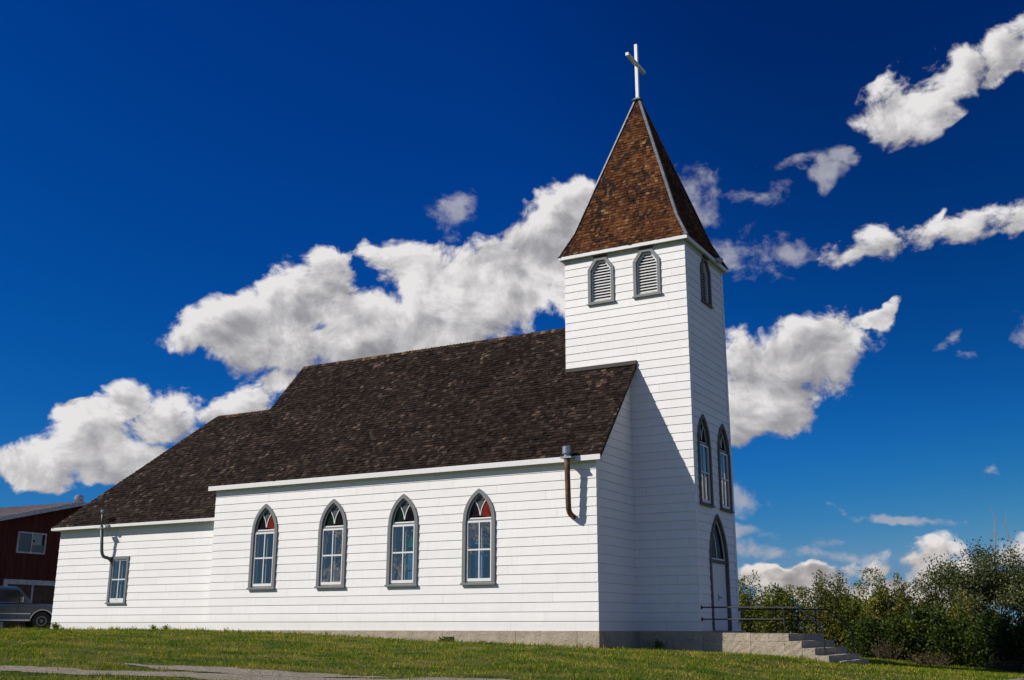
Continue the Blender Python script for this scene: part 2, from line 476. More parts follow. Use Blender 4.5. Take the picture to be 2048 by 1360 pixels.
# --- nave walls
siding('wall', W_SIDE, -L-.017, .017, 0, 4.74, M['sx'], church, [hole(x, ZB) for x in WX])
siding('wall', W_FAR, -.017, L+.017, 0, 4.74, M['sx'], church, [hole(-x, ZB) for x in WX])
sn = (HR-ZE)/(W/2+OE)                       # nave roof slope
n1 = Vector((0,-sn,1)).normalized(); n2 = Vector((0,sn,1)).normalized()
rp = [((0,-OE,ZE-.06), n1), ((0,W+OE,ZE-.06), n2)]
siding('wall', W_GAB, .0, W, 0, HR-.02, M['sy'], church, planes=rp)
siding('wall', W_WEST, -W, 0, 0, HR-.02, M['sy'], church, planes=rp)
# --- rear wing walls
aw_hole = [(-19.87,1.0),(-19.0,1.0),(-19.0,2.52),(-19.87,2.52)]
siding('wall', W_ANX, -L-A-.017, -L, 0, 3.72, M['sx'], church, [aw_hole])
siding('wall', W_AFAR, L, L+A+.017, 0, 3.72, M['sx'], church)
siding('wall', W_AW, -(W-ay), -ay, 0, 3.72, M['sy'], church)
# --- tower walls
LOU = [(-.455,0),(.455,0),(.455,1.15),(.185,1.535),(-.185,1.535),(-.455,1.15)]
def lhole(uc, zb): return [(uc+u*.86, zb+.06+z*.93) for u, z in LOU]
door_half = .83
dh_in = gothic(.74, .0, 2.0, 1.61)
tf_cut = [hole(3.555, 3.655), hole(5.38, 3.655), [(4.45+u, z if z > 0 else -.01) for u, z in dh_in], lhole(4.43, 10.17)]
siding('wall', W_TN, TB-.017, T+.017, 0, 11.72, M['sx'], church, [lhole(-.905, 10.155), lhole(.68, 10.165)])
siding('wall', W_TFAR, -T-.017, -TB+.017, 0, 11.72, M['sx'], church)
siding('wall', W_TF, t0, t1, 0, 11.72, M['sy'], church, tf_cut)
siding('wall', W_TBK, -t1, -t0, 6.5, 11.72, M['sy'], church)

# --- windows
cl = [('g_darkred','g_red','g_frost'),('g_green','g_black','g_frost'),('g_green','g_black','g_frost'),('g_darkred','g_red','g_frost')]
lb = ['arched side window farthest from the tower with one red and one dark lancet','second arched side window from the rear wing with green and black lancets',
      'third arched side window from the rear wing with green and black lancets','arched side window nearest the tower with maroon and red lancets']
side_wins = [arched_window(W_SIDE, x, ZB, c, l) for x, c, l in zip(WX, cl, lb)]
M['drape'] = simple('brown_grey_drape', (.13,.115,.095), .9, nscale=6, var=.2)
def drape(i, shape):
    cm = MB(); n = 20
    for a in range(n):
        for b in range(8):
            def cp(f, k):
                u0, u1 = shape(k); return W_SIDE.p(WX[i]+u0+(u1-u0)*f, -.27+.018*math.sin(f*19+k*1.5), ZB+.03+1.8*k)
            cm.face([cp(a/n,b/8), cp((a+1)/n,b/8), cp((a+1)/n,(b+1)/8), cp(a/n,(b+1)/8)])
    cm.build('curtain', M['drape'], side_wins[i], recalc=False, smooth=True)
drape(0, lambda k: (-.46, -.14-.10*k)); drape(0, lambda k: (.30, .46))
drape(1, lambda k: (-.46, .44-.95*min(k*1.35, .98))); drape(2, lambda k: (-.46, -.20+.04*k)); drape(3, lambda k: (-.46, -.31))
cf = [('g_pink','g_lime','g_frost'),('g_amber','g_blue','g_frost'),('g_pink','g_lime','g_blue'),('g_amber','g_lime','g_frost')]
for i, x in enumerate(WX): arched_window(W_FAR, -x, ZB, cf[i], 'arched window in the far side wall seen through the nave')
arched_window(W_TF, 3.555, 3.655, ('g_blue','g_blue','g_blue'), 'tall weathered arched tower window nearer the tower corner', True)
arched_window(W_TF, 5.38, 3.655, ('g_blue','g_blue','g_blue'), 'tall weathered arched tower window farther from the corner', True)

# --- rear wing rectangular window
def rect_window():
    P = lambda u, n, z: W_ANX.p(u, n, z)
    def rect(mb, u0,u1,z0,z1,n0,n1): mb.prism([P(u0,n0,z0),P(u1,n0,z0),P(u1,n1,z0),P(u0,n1,z0)],[P(u0,n0,z1),P(u1,n0,z1),P(u1,n1,z1),P(u0,n1,z1)])
    u0, u1, z0, z1 = -19.925, -18.955, .955, 2.59
    w = MB()
    rect(w,u0,u0+.10,z0,z1-.10,-.0,.05); rect(w,u1-.10,u1,z0,z1-.10,0,.05); rect(w,u0,u1,z1-.10,z1,0,.053)
    rect(w,u0+.06,u0+.088,z0,z1-.08,-.19,0); rect(w,u1-.088,u1-.06,z0,z1-.08,-.19,0); rect(w,u0+.06,u1-.06,z1-.095,z1-.07,-.19,0)
    win = w.build('window', M['grey'], church); win['label'] = 'small rectangular window in the low rear wing'
    s = MB(); rect(s,u0-.03,u1+.03,z0-.05,z0,-.0,.09); rect(s,u0+.09,u1-.09,z0-.01,z0+.04,-.19,-.001); s.build('sill', M['grey'], win)
    a, b, c, d = u0+.09, u1-.09, z0+.04, z1-.10; zm = (c+d)/2+.03; um = (a+b)/2
    s = MB(); rect(s,a,a+.05,c,d,-.04,.015); rect(s,b-.05,b,c,d,-.04,.015); rect(s,a+.05,b-.05,c,c+.11,-.039,.013); rect(s,a+.05,b-.05,d-.05,d,-.039,.013)
    rect(s,a+.05,b-.05,zm-.02,zm+.02,-.037,.011); rect(s,um-.014,um+.014,c+.11,zm-.02,-.036,.009); rect(s,um-.014,um+.014,zm+.02,d-.05,-.036,.009)
    s.build('sash', M['white'], win)
    for k in (-1,0,1):
        s = MB(); s.tube([P(um+k*.055,.0,c+.055),P(um+k*.055,.018,c+.055)],.011,8); s.build('vent_hole', M['dark'], win)
    s = MB(); rect(s,a,a+.045,c,d,-.17,-.12); rect(s,b-.045,b,c,d,-.17,-.12); rect(s,a+.045,b-.045,zm-.02,zm+.02,-.168,-.122); rect(s,um-.012,um+.012,c,zm-.021,-.166,-.124); rect(s,um-.012,um+.012,zm+.021,d,-.166,-.124)
    s.build('inner_sash', M['white'], win)
    g = MB(); g.face([P(a+.03,-.015,c+.06),P(b-.03,-.015,c+.06),P(b-.03,-.015,d-.03),P(a+.03,-.015,d-.03)]); g.build('pane', M['pane'], win, recalc=False)
    n = 26
    for side in (0, 1):
        cm = MB()
        for i in range(n):
            f0, f1 = i/n, (i+1)/n
            def cp(f, z):
                k = (d-z)/(d-c); wdt = .30*(1-.45*math.sin(min(k*1.5,1)*1.57))
                uu = (a+.02+f*wdt) if side == 0 else (b-.02-f*wdt)
                return P(uu, -.24+.02*math.sin(f*22), z)
            for j in range(6):
                za, zb2 = c+(d-c)*j/6, c+(d-c)*(j+1)/6
                cm.face([cp(f0,za),cp(f1,za),cp(f1,zb2),cp(f0,zb2)])
        cm.build('curtain', M['curtain'], win, recalc=False)
rect_window()

# --- belfry louvers
def louver(fr, uc, zb, label, weather=False):
    P = lambda u, n, z: fr.p(uc+u, n, zb+z)
    w = MB(); inn = [(-.355,.045),(.355,.045),(.355,1.105),(.135,1.425),(-.135,1.425),(-.355,1.105)]
    w.ring([P(u,.055,z) for u,z in LOU],[P(u,.055,z) for u,z in inn],[P(u,0,z) for u,z in LOU],[P(u,0,z) for u,z in inn])
    in2 = [(u*.90, .03+z*.965) for u, z in inn]; 
    w.ring([P(u,-.001,z) for u,z in [(a*1.04,b) for a,b in inn]],[P(u,-.001,z) for u,z in inn],[P(u,-.18,z) for u,z in [(a*1.04,b) for a,b in inn]],[P(u,-.18,z) for u,z in inn])
    o = w.build('louver_window', M['greyw'] if weather else M['grey'], church); o['label'] = label
    f = MB(); fi = [(-.31,.09),(.31,.09),(.31,1.09),(.115,1.37),(-.115,1.37),(-.31,1.09)]
    f.ring([P(u,-.03,z) for u,z in inn],[P(u,-.03,z) for u,z in fi],[P(u,-.11,z) for u,z in inn],[P(u,-.11,z) for u,z in fi])
    f.build('frame', M['louver'], o)
    s = MB(); n = 13
    for i in range(n):
        z = .105+i*(1.255/n)
        h = .312 if z < 1.04 else max(.312-(z+.03-1.09)*.70, .115)
        if z > 1.0: h = min(h, .312-(max(z+.05-1.09,0))*.70)
        s.prism([P(-h,-.035,z),P(-h,-.035,z+.014),P(-h,-.125,z+.088),P(-h,-.125,z+.074)],[P(h,-.035,z),P(h,-.035,z+.014),P(h,-.125,z+.088),P(h,-.125,z+.074)])
    s.build('slat', M['louver'], o)
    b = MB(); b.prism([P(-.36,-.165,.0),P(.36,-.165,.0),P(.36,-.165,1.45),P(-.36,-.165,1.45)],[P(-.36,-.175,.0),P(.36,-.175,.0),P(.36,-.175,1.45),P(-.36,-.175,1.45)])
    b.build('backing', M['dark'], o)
    c = MB(); c.box(P(-.24,.001,1.545), P(.24,.085,1.575)); c.build('drip_cap', M['flash'], o)
    c = MB(); c.prism([P(-.49,0,-.035),P(-.49,.09,-.05),P(-.49,.09,-.005),P(-.49,0,.02)],[P(.49,0,-.035),P(.49,.09,-.05),P(.49,.09,-.005),P(.49,0,.02)]); c.build('sill', M['greyw'] if weather else M['grey'], o)
louver(W_TN, -.905, 10.155, 'belfry louver on the sunny face, nearer the nave roof')
louver(W_TN, .68, 10.165, 'belfry louver on the sunny face, nearer the tower front')
louver(W_TF, 4.43, 10.17, 'shaded belfry louver on the tower front', True)

# --- entrance door
def door():
    P = lambda u, n, z: W_TF.p(4.45+u, n, z)
    def rect(mb, u0,u1,z0,z1,n0,n1): mb.prism([P(u0,n0,z0),P(u1,n0,z0),P(u1,n1,z0),P(u0,n1,z0)],[P(u0,n0,z1),P(u1,n0,z1),P(u1,n1,z1),P(u0,n1,z1)])
    w = MB()
    o1 = gothic(.83, .005, 2.0, 1.70, 18); i1 = gothic(.725, .005, 2.0, 1.595, 18)
    w.ring([P(u,.055,z) for u,z in o1],[P(u,.055,z) for u,z in i1],[P(u,0,z) for u,z in o1],[P(u,0,z) for u,z in i1], closed=False)
    o1 = gothic(.745, .005, 2.0, 1.615, 18); i1 = gothic(.72, .005, 2.0, 1.59, 18)
    w.ring([P(u,0,z) for u,z in o1],[P(u,0,z) for u,z in i1],[P(u,-.17,z) for u,z in o1],[P(u,-.17,z) for u,z in i1], closed=False)
    rect(w,-.719,.719,1.98,2.07,-.12,.02)
    d = w.build('door', M['greyw'], church); d['label'] = 'pointed arch double door at the foot of the tower'
    for s in (-1, 1):
        l = MB(); a, b = (.004, .716) if s > 0 else (-.716, -.004)
        # leaf built of three tongue-and-groove boards
        n = 3; wd = (b-a)/n
        for i in range(n): rect(l, a+i*wd+.002, a+(i+1)*wd-.002, .012, 1.975, -.075, -.035)
        rect(l, a+.001, b-.001, .012, 1.975, -.090, -.0765)
        l.build('door_leaf', M['louver'], d)
    h = MB(); rect(h,-.05,-.015,.88,1.06,-.034,-.024); h.tube([P(-.033,-.03,.97),P(-.033,.03,.97),P(.06,.035,.965)],.012,8); h.build('handle', M['iron'], d)
    f = MB(); a = gothic(.715, 2.075, 2.0, 1.585, 18); b = gothic(.665, 2.125, 2.0, 1.535, 18)
    a = [(u, max(z, 2.075)) for u, z in a if z > 2.0 or abs(u) > .7]; 
    a = gothic(.715, 2.0, 2.0, 1.585, 18); b = gothic(.668, 2.0, 2.0, 1.538, 18)
    a = [(u, max(z, 2.072)) for u, z in a]; b = [(u, max(z, 2.072)) for u, z in b]
    f.ring([P(u,-.03,z) for u,z in a],[P(u,-.03,z) for u,z in b],[P(u,-.07,z) for u,z in a],[P(u,-.07,z) for u,z in b], closed=False)
    rect(f,-.66,.66,2.073,2.12,-.068,-.032)
    pa = [(-.68+.0+.66*i/8, 2.12+math.sqrt(max(1.5**2-(1.5-.68+.66*i/8)**2,0))*0) for i in range(9)]
    arc = [(.0-u, 2.12+math.sqrt(max(1.35**2-(1.35-u)**2,0))) for u in [0,.03,.07,.12,.18,.25,.31]]
    for p, q in zip(arc[:-1], arc[1:]): f.bar(P(p[0],-.05,p[1]), P(q[0],-.05,q[1]), .03, .03, up=W_TF.nn)
    f.build('tracery', M['louver'], d)
    g = MB(); g.face([P(u,-.052,z) for u,z in b]); g.build('pane', M['g_blue'], d, recalc=False)
door()

# --- eave boards, soffits, rake boards
e = MB()
for a_, b_ in (((-L-OB, -OE-.028, ZE-.165), (OG, -OE, ZE-.012)), ((-L-OB, W+OE, ZE-.165), (OG, W+OE+.028, ZE-.012)),
               ((-L-A-OA, ay-OEA-.028, ZAE-.115), (-L-.03, ay-OEA, ZAE-.012)), ((-L-A-OA, W-ay+OEA, ZAE-.115), (-L-.03, W-ay+OEA+.028, ZAE-.012)),
               ((-L-A-OA-.028, ay-OEA-.028, ZAE-.117), (-L-A-OA-.001, W-ay+OEA+.028, ZAE-.010))):
    e = MB(); e.box(a_, b_); e.build('fascia', M['white'], church, bevel=.006)
s = MB(); s.box((-L-OB+.004, -OE-.002, ZE-.150), (OG-.004, -.0245, ZE-.130)); s.box((-L-A-OA, ay-OEA-.002, ZAE-.105), (-L-.03, ay-.0245, ZAE-.088)); s.box((-L-A-OA, ay-.0245, ZAE-.105), (-L-A-.0245, W-ay, ZAE-.088))
s.build('soffit', M['soffit'], church)
# frieze boards right under the soffits
s = MB(); s.box((-L-.01,-.034,4.60),(0.005,-.0245,4.672)); s.box((-L-A-.01,ay-.034,3.585),(-L-.02,ay-.0245,3.66)); s.build('frieze', M['white'], church)
for sy, yy in ((1, -OE), (-1, W+OE)):
    for x0, x1 in ((OG-.045, OG-.004), (-L-OB+.004, -L-OB+.045)):
        ym = W/2
        a = [(x0, yy, ZE-.155), (x1, yy, ZE-.155), (x1, yy, ZE-.03), (x0, yy, ZE-.03)]
        b = [(x0, ym, HR-.155), (x1, ym, HR-.155), (x1, ym, HR-.03), (x0, ym, HR-.03)]
        if x0 > 0:  # the tower interrupts the front rake
            k = (t0-.0245+OE)/(W/2+OE); k = k
            b = [tuple(p + (q-p)*k for p, q in zip(pa, pb)) for pa, pb in zip(a, b)]
        r = MB(); r.prism(a, b); r.build('rake_board', M['white'], church)

# --- roofs
def shingle_rows(mb, origin, ud, vd, nd, length, span, expo=.130, wid=.135, thick=.022, jit=.014, m=0, skip=None):
    """rows of separate shingles on a sloping plane. span(v) -> (ua, ub)"""
    O = Vector(origin); ud = Vector(ud).normalized(); vd = Vector(vd).normalized(); nd = Vector(nd).normalized()
    n = int(length/expo)
    vs = mb.v; fs = mb.f; ms = mb.m
    for r_ in range(n+1):
        v0 = r_*expo
        if v0 > length-.02: break
        a, b = span(v0)
        if b-a < .03: continue
        u = a - random.random()*wid
        while u < b:
            w_ = wid*random.uniform(.55, 1.4)
            ua, ub = max(u+.003, a), min(u+w_-.003, b)
            u += w_
            if ub-ua < .012: continue
            if skip and skip((ua+ub)/2, v0): continue
            j = random.uniform(-jit, jit); tk = thick*random.uniform(.7, 1.5); sk = random.uniform(-.006, .006)
            if random.random() < .05: tk += .016; j -= .012
            v1 = min(v0+expo*1.35, length+.01)
            va, vb = v0+j-sk, v0+j+sk
            k = len(vs)
            def Q(uu, vv, h): 
                p = O+ud*uu+vd*vv+nd*h; return (p.x, p.y, p.z)
            # side taper at the top when the span narrows
            a1, b1 = span(v1); 
            uta, utb = max(ua, a1), min(ub, b1)
            if utb < uta: uta = utb = min(max((ua+ub)/2, min(a1, b1)), max(a1, b1))
            vs += [Q(ua,va,0), Q(ub,vb,0), Q(ub,vb,tk), Q(ua,va,tk), Q(utb,v1,.004), Q(uta,v1,.004)]
            fs += [[k,k+1,k+2,k+3],[k+3,k+2,k+4,k+5],[k,k+3,k+5],[k+1,k+4,k+2]]
            ms += [m]*4

def ridge_caps(mb, p0, p1, side, m=1, w=.13, step=.14):
    p0 = Vector(p0); p1 = Vector(p1); d = (p1-p0); n = int(d.length/step); d.normalize()
    up = Vector((0,0,1)); sd = d.cross(up).normalized(); un = sd.cross(d).normalized()
    for i in range(n):
        a = p0+d*step*i; b = a+d*step*1.3; h = random.uniform(.018,.035)
        drop = side
        for s_ in (-1, 1):
            mb.poly([a+un*(h+.012), a+sd*s_*w-un*(w*drop)+un*(h+.012), b+sd*s_*w-un*(w*drop)+un*.012, b+un*.012,
                     a+un*.0, a+sd*s_*w-un*(w*drop)], [(0,1,2,3),(0,4,5,1)], m)

def deck_prism(mb, x0, x1, oe, ze, hr, w0, w1, th=.10):
    ym = (w0+w1)/2
    pr = [(w0-oe, ze-.012), (ym, hr-.012), (w1+oe, ze-.012), (w1+oe-.02, ze-.12), (ym, hr-.15), (w0-oe+.02, ze-.12)]
    mb.prism([(x0,y,z) for y,z in pr], [(x1,y,z) for y,z in pr], 2)

# nave roof
rf = MB(); deck_prism(rf, -L-OB, OG, OE, ZE, HR, 0, W)
sl = math.hypot(W/2+OE, HR-ZE); vd = Vector((0, W/2+OE, HR-ZE)).normalized(); vf = Vector((0, -(W/2+OE), HR-ZE)).normalized()
def in_tower(u, v): 
    y = -OE + vd.y*v; return u > TB+.02 and y > t0+.02 and u < T
shingle_rows(rf, (0,-OE,ZE-.012), (1,0,0), vd, n1, sl, lambda v: (-L-OB-.01, OG+.01), skip=in_tower)
shingle_rows(rf, (0,W+OE,ZE-.012), (1,0,0), vf, n2, sl, lambda v: (-L-OB-.01, OG+.01), skip=lambda u, v: u > TB+.02 and (W+OE+vf.y*v) < t1-.02)
ridge_caps(rf, (-L-OB,W/2,HR-.012), (TB,W/2,HR-.012), 1.1)
rf.build('roof', [M['shingle'], M['ridge'], M['deck']], church, recalc=False)['label'] = 'steep dark brown shingled gable roof of the nave'
# rear wing roof: gable toward the nave, hip at the far end
rf = MB(); sa = (HA-ZAE)/(W/2-ay+OEA); y0 = ay-OEA; y1 = W-ay+OEA; x0 = -L-A-OA; z0 = ZAE-.012
top = [(x0,y0,z0),(-L,y0,z0),(-L,W/2,HA-.012),(XR,W/2,HA-.012),(x0,y1,z0),(-L,y1,z0)]
bot = [(p[0],p[1],p[2]-.10) for p in top]
rf.poly(top+bot, [(0,1,2,3),(4,3,2,5),(0,3,4),(6,9,8,7),(10,11,8,9),(6,10,9),(0,6,7,1),(4,5,11,10),(0,4,10,6)], 2)
la = math.hypot(W/2-y0, HA-ZAE); va_ = Vector((0,W/2-y0,HA-ZAE)).normalized(); na = Vector((0,-(HA-ZAE),W/2-y0)).normalized()
def sag(v): return .05*math.sin(math.pi*min(v/la,1))
shingle_rows(rf, (0,y0,z0), (1,0,0), va_, na, la, lambda v: (x0+(XR-x0)*v/la-.01, -L))
shingle_rows(rf, (0,y1,z0), (1,0,0), (0,-va_.y,va_.z), (0,-na.y,na.z), la, lambda v: (x0+(XR-x0)*v/la, -L))
lh = math.hypot(XR-x0, HA-ZAE); vh = Vector((XR-x0,0,HA-ZAE)).normalized(); nh = Vector((-(HA-ZAE),0,XR-x0)).normalized()
shingle_rows(rf, (x0,0,z0), (0,1,0), vh, nh, lh, lambda v: (y0+(W/2-y0)*v/lh, y1-(y1-W/2)*v/lh))
ridge_caps(rf, (XR,W/2,HA-.012), (-L-.02,W/2,HA-.012), 1.1)
ridge_caps(rf, (x0,y0,z0), (XR,W/2,HA-.012), .75, m=0, w=.10)
rf.build('roof', [M['shingle'], M['ridge'], M['deck']], church, recalc=False)['label'] = 'lower brown shingled hip roof over the rear wing'
# flashing where the nave roof meets the tower
f = MB()
zr = ZE + sn*(t0+OE)
f.box((TB-.02, t0-.045, zr-.06), (OG+.015, t0-.0245, zr+.10)); f.box((TB+.0, t0-.085, zr-.03), (OG+.015, t0-.045, zr+.045))
f.build('flashing', M['flash'], church)

# --- foundation
f = MB()
def fbox(x0,y0,x1,y1,zb,zt=-.003): f.box((x0,y0,zb),(x1,y1,zt))
xs = [-L-.05,-9.3,-5.0,-2.55,-.62,.05]
for a, b in zip(xs[:-1], xs[1:]): fbox(a+.004, -.065, b-.004, .25, -1.3)
fbox(-.25,.255,.05,t0-.07,-1.3)
fbox(-.25,t0-.065,2.03,t0+.2,-1.3)
fbox(-L-A-.02, ay-.02, -L-.06, ay+.2, -.8); fbox(-L-A-.02, ay+.21, -L-A+.2, W-ay, -.8); fbox(-L,W-.2,0,W+.05,-1.5)
f.box((2.038,t0-.060,-1.3),(2.12,t1+.06,-.004)); f.box((-.2,t1-.2,-1.3),(2.03,t1+.06,-.004))
f.build('foundation', M['conc'], church, bevel=.008)
v = MB(); v.box((-4.98,-.075,-.30),(-4.60,-.063,-.17)); vo = v.build('foundation_vent', M['dark'], church)
v = MB()
for k in range(5): v.box((-4.97+.008, -.085, -.292+k*.025), (-4.61, -.076, -.282+k*.025))
v.build('grille', M['rust'], vo)
# floors & interior
v = MB(); v.box((-L+.0,.19,-.02),(-.19,W-.19,.02)); v.box((-.18,t0+.19,-.02),(T-.19,t1-.19,.015)); v.box((-L-A+.19,ay+.2,-.02),(-L-.01,W-ay-.2,.02)); v.build('floor', M['wood'], church)
v = MB(); v.box((-L+.01,.185,4.55),(-.19,W-.185,4.60)); v.box((-L-A+.2,ay+.2,3.5),(-L-.19,W-ay-.2,3.55)); v.build('ceiling', M['inwall'], church)
# pews glimpsed through the glass
v = MB()
for k in range(9):
    x = -12.5+k*1.15
    v.box((x,1.6,.42),(x+.42,3.9,.46)); v.box((x+.40,1.6,.46),(x+.45,3.9,.92)); v.box((x,5.0,.42),(x+.42,7.3,.46)); v.box((x+.40,5.0,.46),(x+.45,7.3,.92))
v.build('pew', M['wood'], church)

# --- spire
mx, my = -.122, W/2; APX = Vector((-.165, my, 18.13)); ex, ey = (T-TB)/2+TE, (t1-t0)/2+TE
kx_, ky_, kz_ = 1.813, 1.623, 12.707
ZT = 17.93   # truncated top under the cap
sp = MB()
def corner(h, i): 
    hx, hy, z = h; sx, sy = ((-1,-1),(1,-1),(1,1),(-1,1))[i]; return Vector((mx+sx*hx, my+sy*hy, z))
lev0 = (ex, ey, ZTE-.01); lev1 = (kx_, ky_, kz_)
kk = (ZT-kz_)/(APX.z-kz_)
def topc(i): c = corner(lev1, i); return c + (APX-c)*kk
c0 = [corner(lev0,i) for i in range(4)]; c1 = [corner(lev1,i) for i in range(4)]; c2 = [topc(i) for i in range(4)]
sp.poly(c0+c1+c2, [(0,1,5,4),(1,2,6,5),(2,3,7,6),(3,0,4,7),(4,5,9,8),(5,6,10,9),(6,7,11,10),(7,4,8,11),(8,9,10,11),(3,2,1,0)], 1)
for i in range(4):
    j = (i+1) % 4
    for a, b, c, d in ((c0[i],c0[j],c1[j],c1[i]), (c1[i],c1[j],c2[j],c2[i])):
        u = (b-a).normalized(); mid0 = (a+b)/2
        n_ = u.cross(d-a).normalized(); 
        if n_.z < 0: n_ = -n_
        cen = Vector((mx,my,a.z)); 
        if n_.dot(mid0-cen) < 0: n_ = -n_
        v_ = n_.cross(u); 
        if v_.z < 0: v_ = -v_
        ln = (d-a).dot(v_); sa_, sb_ = (d-a).dot(u)/ln, (c-b).dot(u)/ln; wl = (b-a).length
        shingle_rows(sp, a, u, v_, n_, ln, lambda v, sa_=sa_, sb_=sb_, wl=wl: (sa_*v+.0, wl+sb_*v), expo=.118, wid=.115, thick=.020, jit=.004)
spo = sp.build('spire', [M['spire'], M['deck']], church, recalc=False); spo['label'] = 'bell-cast pyramid spire of warm brown shingles'
for i in range(4):
    h = MB(); ctr = Vector((mx,my,0))
    for a, b in ((c0[i],c1[i]),(c1[i],c2[i])):
        o_ = Vector((a.x-mx, a.y-my, 0)).normalized()
        # folded metal strip: one leaf on each neighbouring face
        for s_ in (-1, 1):
            tdir = Vector((0,0,1)).cross(o_)*s_
            w_ = .062
            side = (tdir*w_ - o_*w_*.82)
            p = [a+o_*.03, a+side+o_*.045, b+side+o_*.045, b+o_*.03]
            q = [x + o_*.02 for x in p]
            h.prism([p[0],p[1],q[1],q[0]],[p[3],p[2],q[2],q[3]])
    h.build('hip_cap', M['hip'], spo)
e = MB()
ex2, ey2 = ex, ey
for k in range(1):
    o1 = [(mx-ex,my-ey),(mx+ex,my-ey),(mx+ex,my+ey),(mx-ex,my+ey)]; i1 = [(mx-ex+.05,my-ey+.05),(mx+ex-.05,my-ey+.05),(mx+ex-.05,my+ey-.05),(mx-ex+.05,my+ey-.05)]
    e.ring([(x,y,ZTE-.13) for x,y in o1],[(x,y,ZTE-.13) for x,y in i1],[(x,y,ZTE-.012) for x,y in o1],[(x,y,ZTE-.012) for x,y in i1])
e.build('eave_trim', M['white'], spo)
e = MB(); e.box((mx-ex+.04,my-ey+.04,ZTE-.118),(mx+ex-.04,my+ey-.04,ZTE-.10)); 
e.box((TB-.03,t0-.03,ZTE-.24),(T+.03,t1+.03,ZTE-.12))
e.build('soffit', M['soffit'], spo)
# cross on a small cap
cr = MB(); cx_, cy_ = -.165, my-.02
cr.box((cx_-.055,cy_-.055,17.98),(cx_+.055,cy_+.055,20.10))
cr.box((cx_-.072,cy_-.82,19.28),(cx_+.045,cy_+.72,19.395))
cr.build('cross', M['white'], church, bevel=.006)['label'] = 'plain white wooden cross on top of the spire'
cp = MB(); q0 = [(cx_-.17,cy_-.17,17.90),(cx_+.17,cy_-.17,17.90),(cx_+.17,cy_+.17,17.90),(cx_-.17,cy_+.17,17.90)]; q1 = [(cx_-.06,cy_-.06,18.02),(cx_+.06,cy_-.06,18.02),(cx_+.06,cy_+.06,18.02),(cx_-.06,cy_+.06,18.02)]
cp.prism(q0, q1); cp.build('spire_cap', M['hip'], church)
# floodlight under the tower eave
fl = MB(); fx, fy, fz = T+.20, 5.15, 11.86
fl.tube([(fx-.20,fy,fz),(fx-.02,fy,fz)],.02,8); fl.tube([(fx-.05,fy,fz+.02),(fx+.02,fy+.06,fz),(fx+.12,fy+.14,fz-.04)],[.05,.09,.11],14)
fl.build('floodlight', M['galv'], church, smooth=False)
# broken corner cap on the tower
v = MB(); v.box((T+.0255,t0-.012,41*BD+.02),(T+.032,t0+.004,42*BD-.01)); v.build('corner_gap', M['dark'], church)

# --- stove pipe by the tower end of the nave
px_, d1, d0 = -.715, .375, .30
p = MB(); p.tube([(px_,-d1,4.78),(px_,-d1+.02,4.4),(px_+.0,-d0-.01,3.42),(px_,-d0,3.30),(px_,-d0+.05,3.21),(px_,-d0+.12,3.16),(px_,-.0,3.10)],.078,18)
pp = p.build('stove_pipe', M['rust'], church, smooth=True); pp['label'] = 'rust brown stove pipe with shiny cap beside the tower end'
p = MB(); p.tube([(px_,-d1,4.74),(px_,-d1,4.90)],.082,18); p.tube([(px_,-d1,4.84),(px_,-d1,4.845),(px_,-d1,5.03),(px_,-d1,5.05)],[.08,.13,.13,.11],22)
p.build('cap', M['galv'], pp)
p = MB(); p.box((px_-.17,-.47,4.71),(px_+.17,-OE-.03,4.755)); p.ring(*[[(px_+math.cos(a)*r_, -d1+math.sin(a)*r_, z_) for a in [2*math.pi*k/16 for k in range(16)]] for r_, z_ in ((.1,4.70),(.08,4.70),(.1,4.78),(.08,4.78))])
p.tube([(px_-.02,-d1,4.62),(px_-.19,-.04,4.66)],.012,6); p.tube([(px_-.20,-OE-.05,4.74),(px_-.13,-.40,4.74)],.014,6)
p.build('bracket', M['galv'], pp)
# --- thin vent pipe on the rear wing
p = MB(); q = ay
p.tube([(-20.16,q-.41,4.20),(-20.15,q-.40,3.60)],.035,12); p.tube([(-20.15,q-.40,3.72),(-20.10,q-.32,2.78),(-20.08,q-.30,2.68),(-20.04,q-.27,2.60),(-19.99,q-.24,2.57),(-19.93,q-.20,2.56),(-19.90,q-.12,2.52),(-19.885,q-.0,2.42)],.058,14)
pp = p.build('vent_pipe', M['dpipe'], church, smooth=True); pp['label'] = 'thin grey vent pipe above the small rear wing window'
p = MB(); p.tube([(-20.16,q-.41,4.17),(-20.16,q-.41,4.20),(-20.16,q-.41,4.29),(-20.16,q-.41,4.31)],[.05,.075,.075,.05],14); p.build('cap', M['galv'], pp)
p = MB(); p.box((-20.29,q-.47,3.60),(-20.02,q-OEA-.03,3.64)); p.box((-20.0,q-OEA-.11,3.68),(-19.86,q-OEA-.03,3.76)); p.build('bracket', M['galv'], pp)
p = MB(); p.tube([(-20.16,q-.3,3.93),(-19.75,q+.35,4.25)],.03,8); p.build('stay', M['flash'], pp)

# ================================================================== STEPS AND RAILS
steps = empty('concrete_steps', (3.5, 4.4, -.8), 'cracked concrete landing and four steps in front of the church door', 'steps')
s = MB(); yA, yB = t0-.055, 6.24
def slab(x0,x1,z0,z1,ya=yA,yb=yB, dx=0):
    s.box((x0,ya,z0),(x1,yb,z1))
s2 = MB()
slab(2.125,3.40,-.262,-.045); slab(3.408,4.46,-.262,-.06)
slab(2.125,3.40,-1.4,-.270,yA-.018); slab(3.408,4.80,-1.4,-.268,yA-.014); slab(4.462,4.805,-.266,-.255)
slab(4.812,5.15,-1.4,-.437,yA-.01); slab(5.152,5.50,-1.4,-.622,yA-.004); slab(5.502,5.74,-1.5,-.775,yA+.5,6.35)
o = s.build('step', M['conc'], steps)
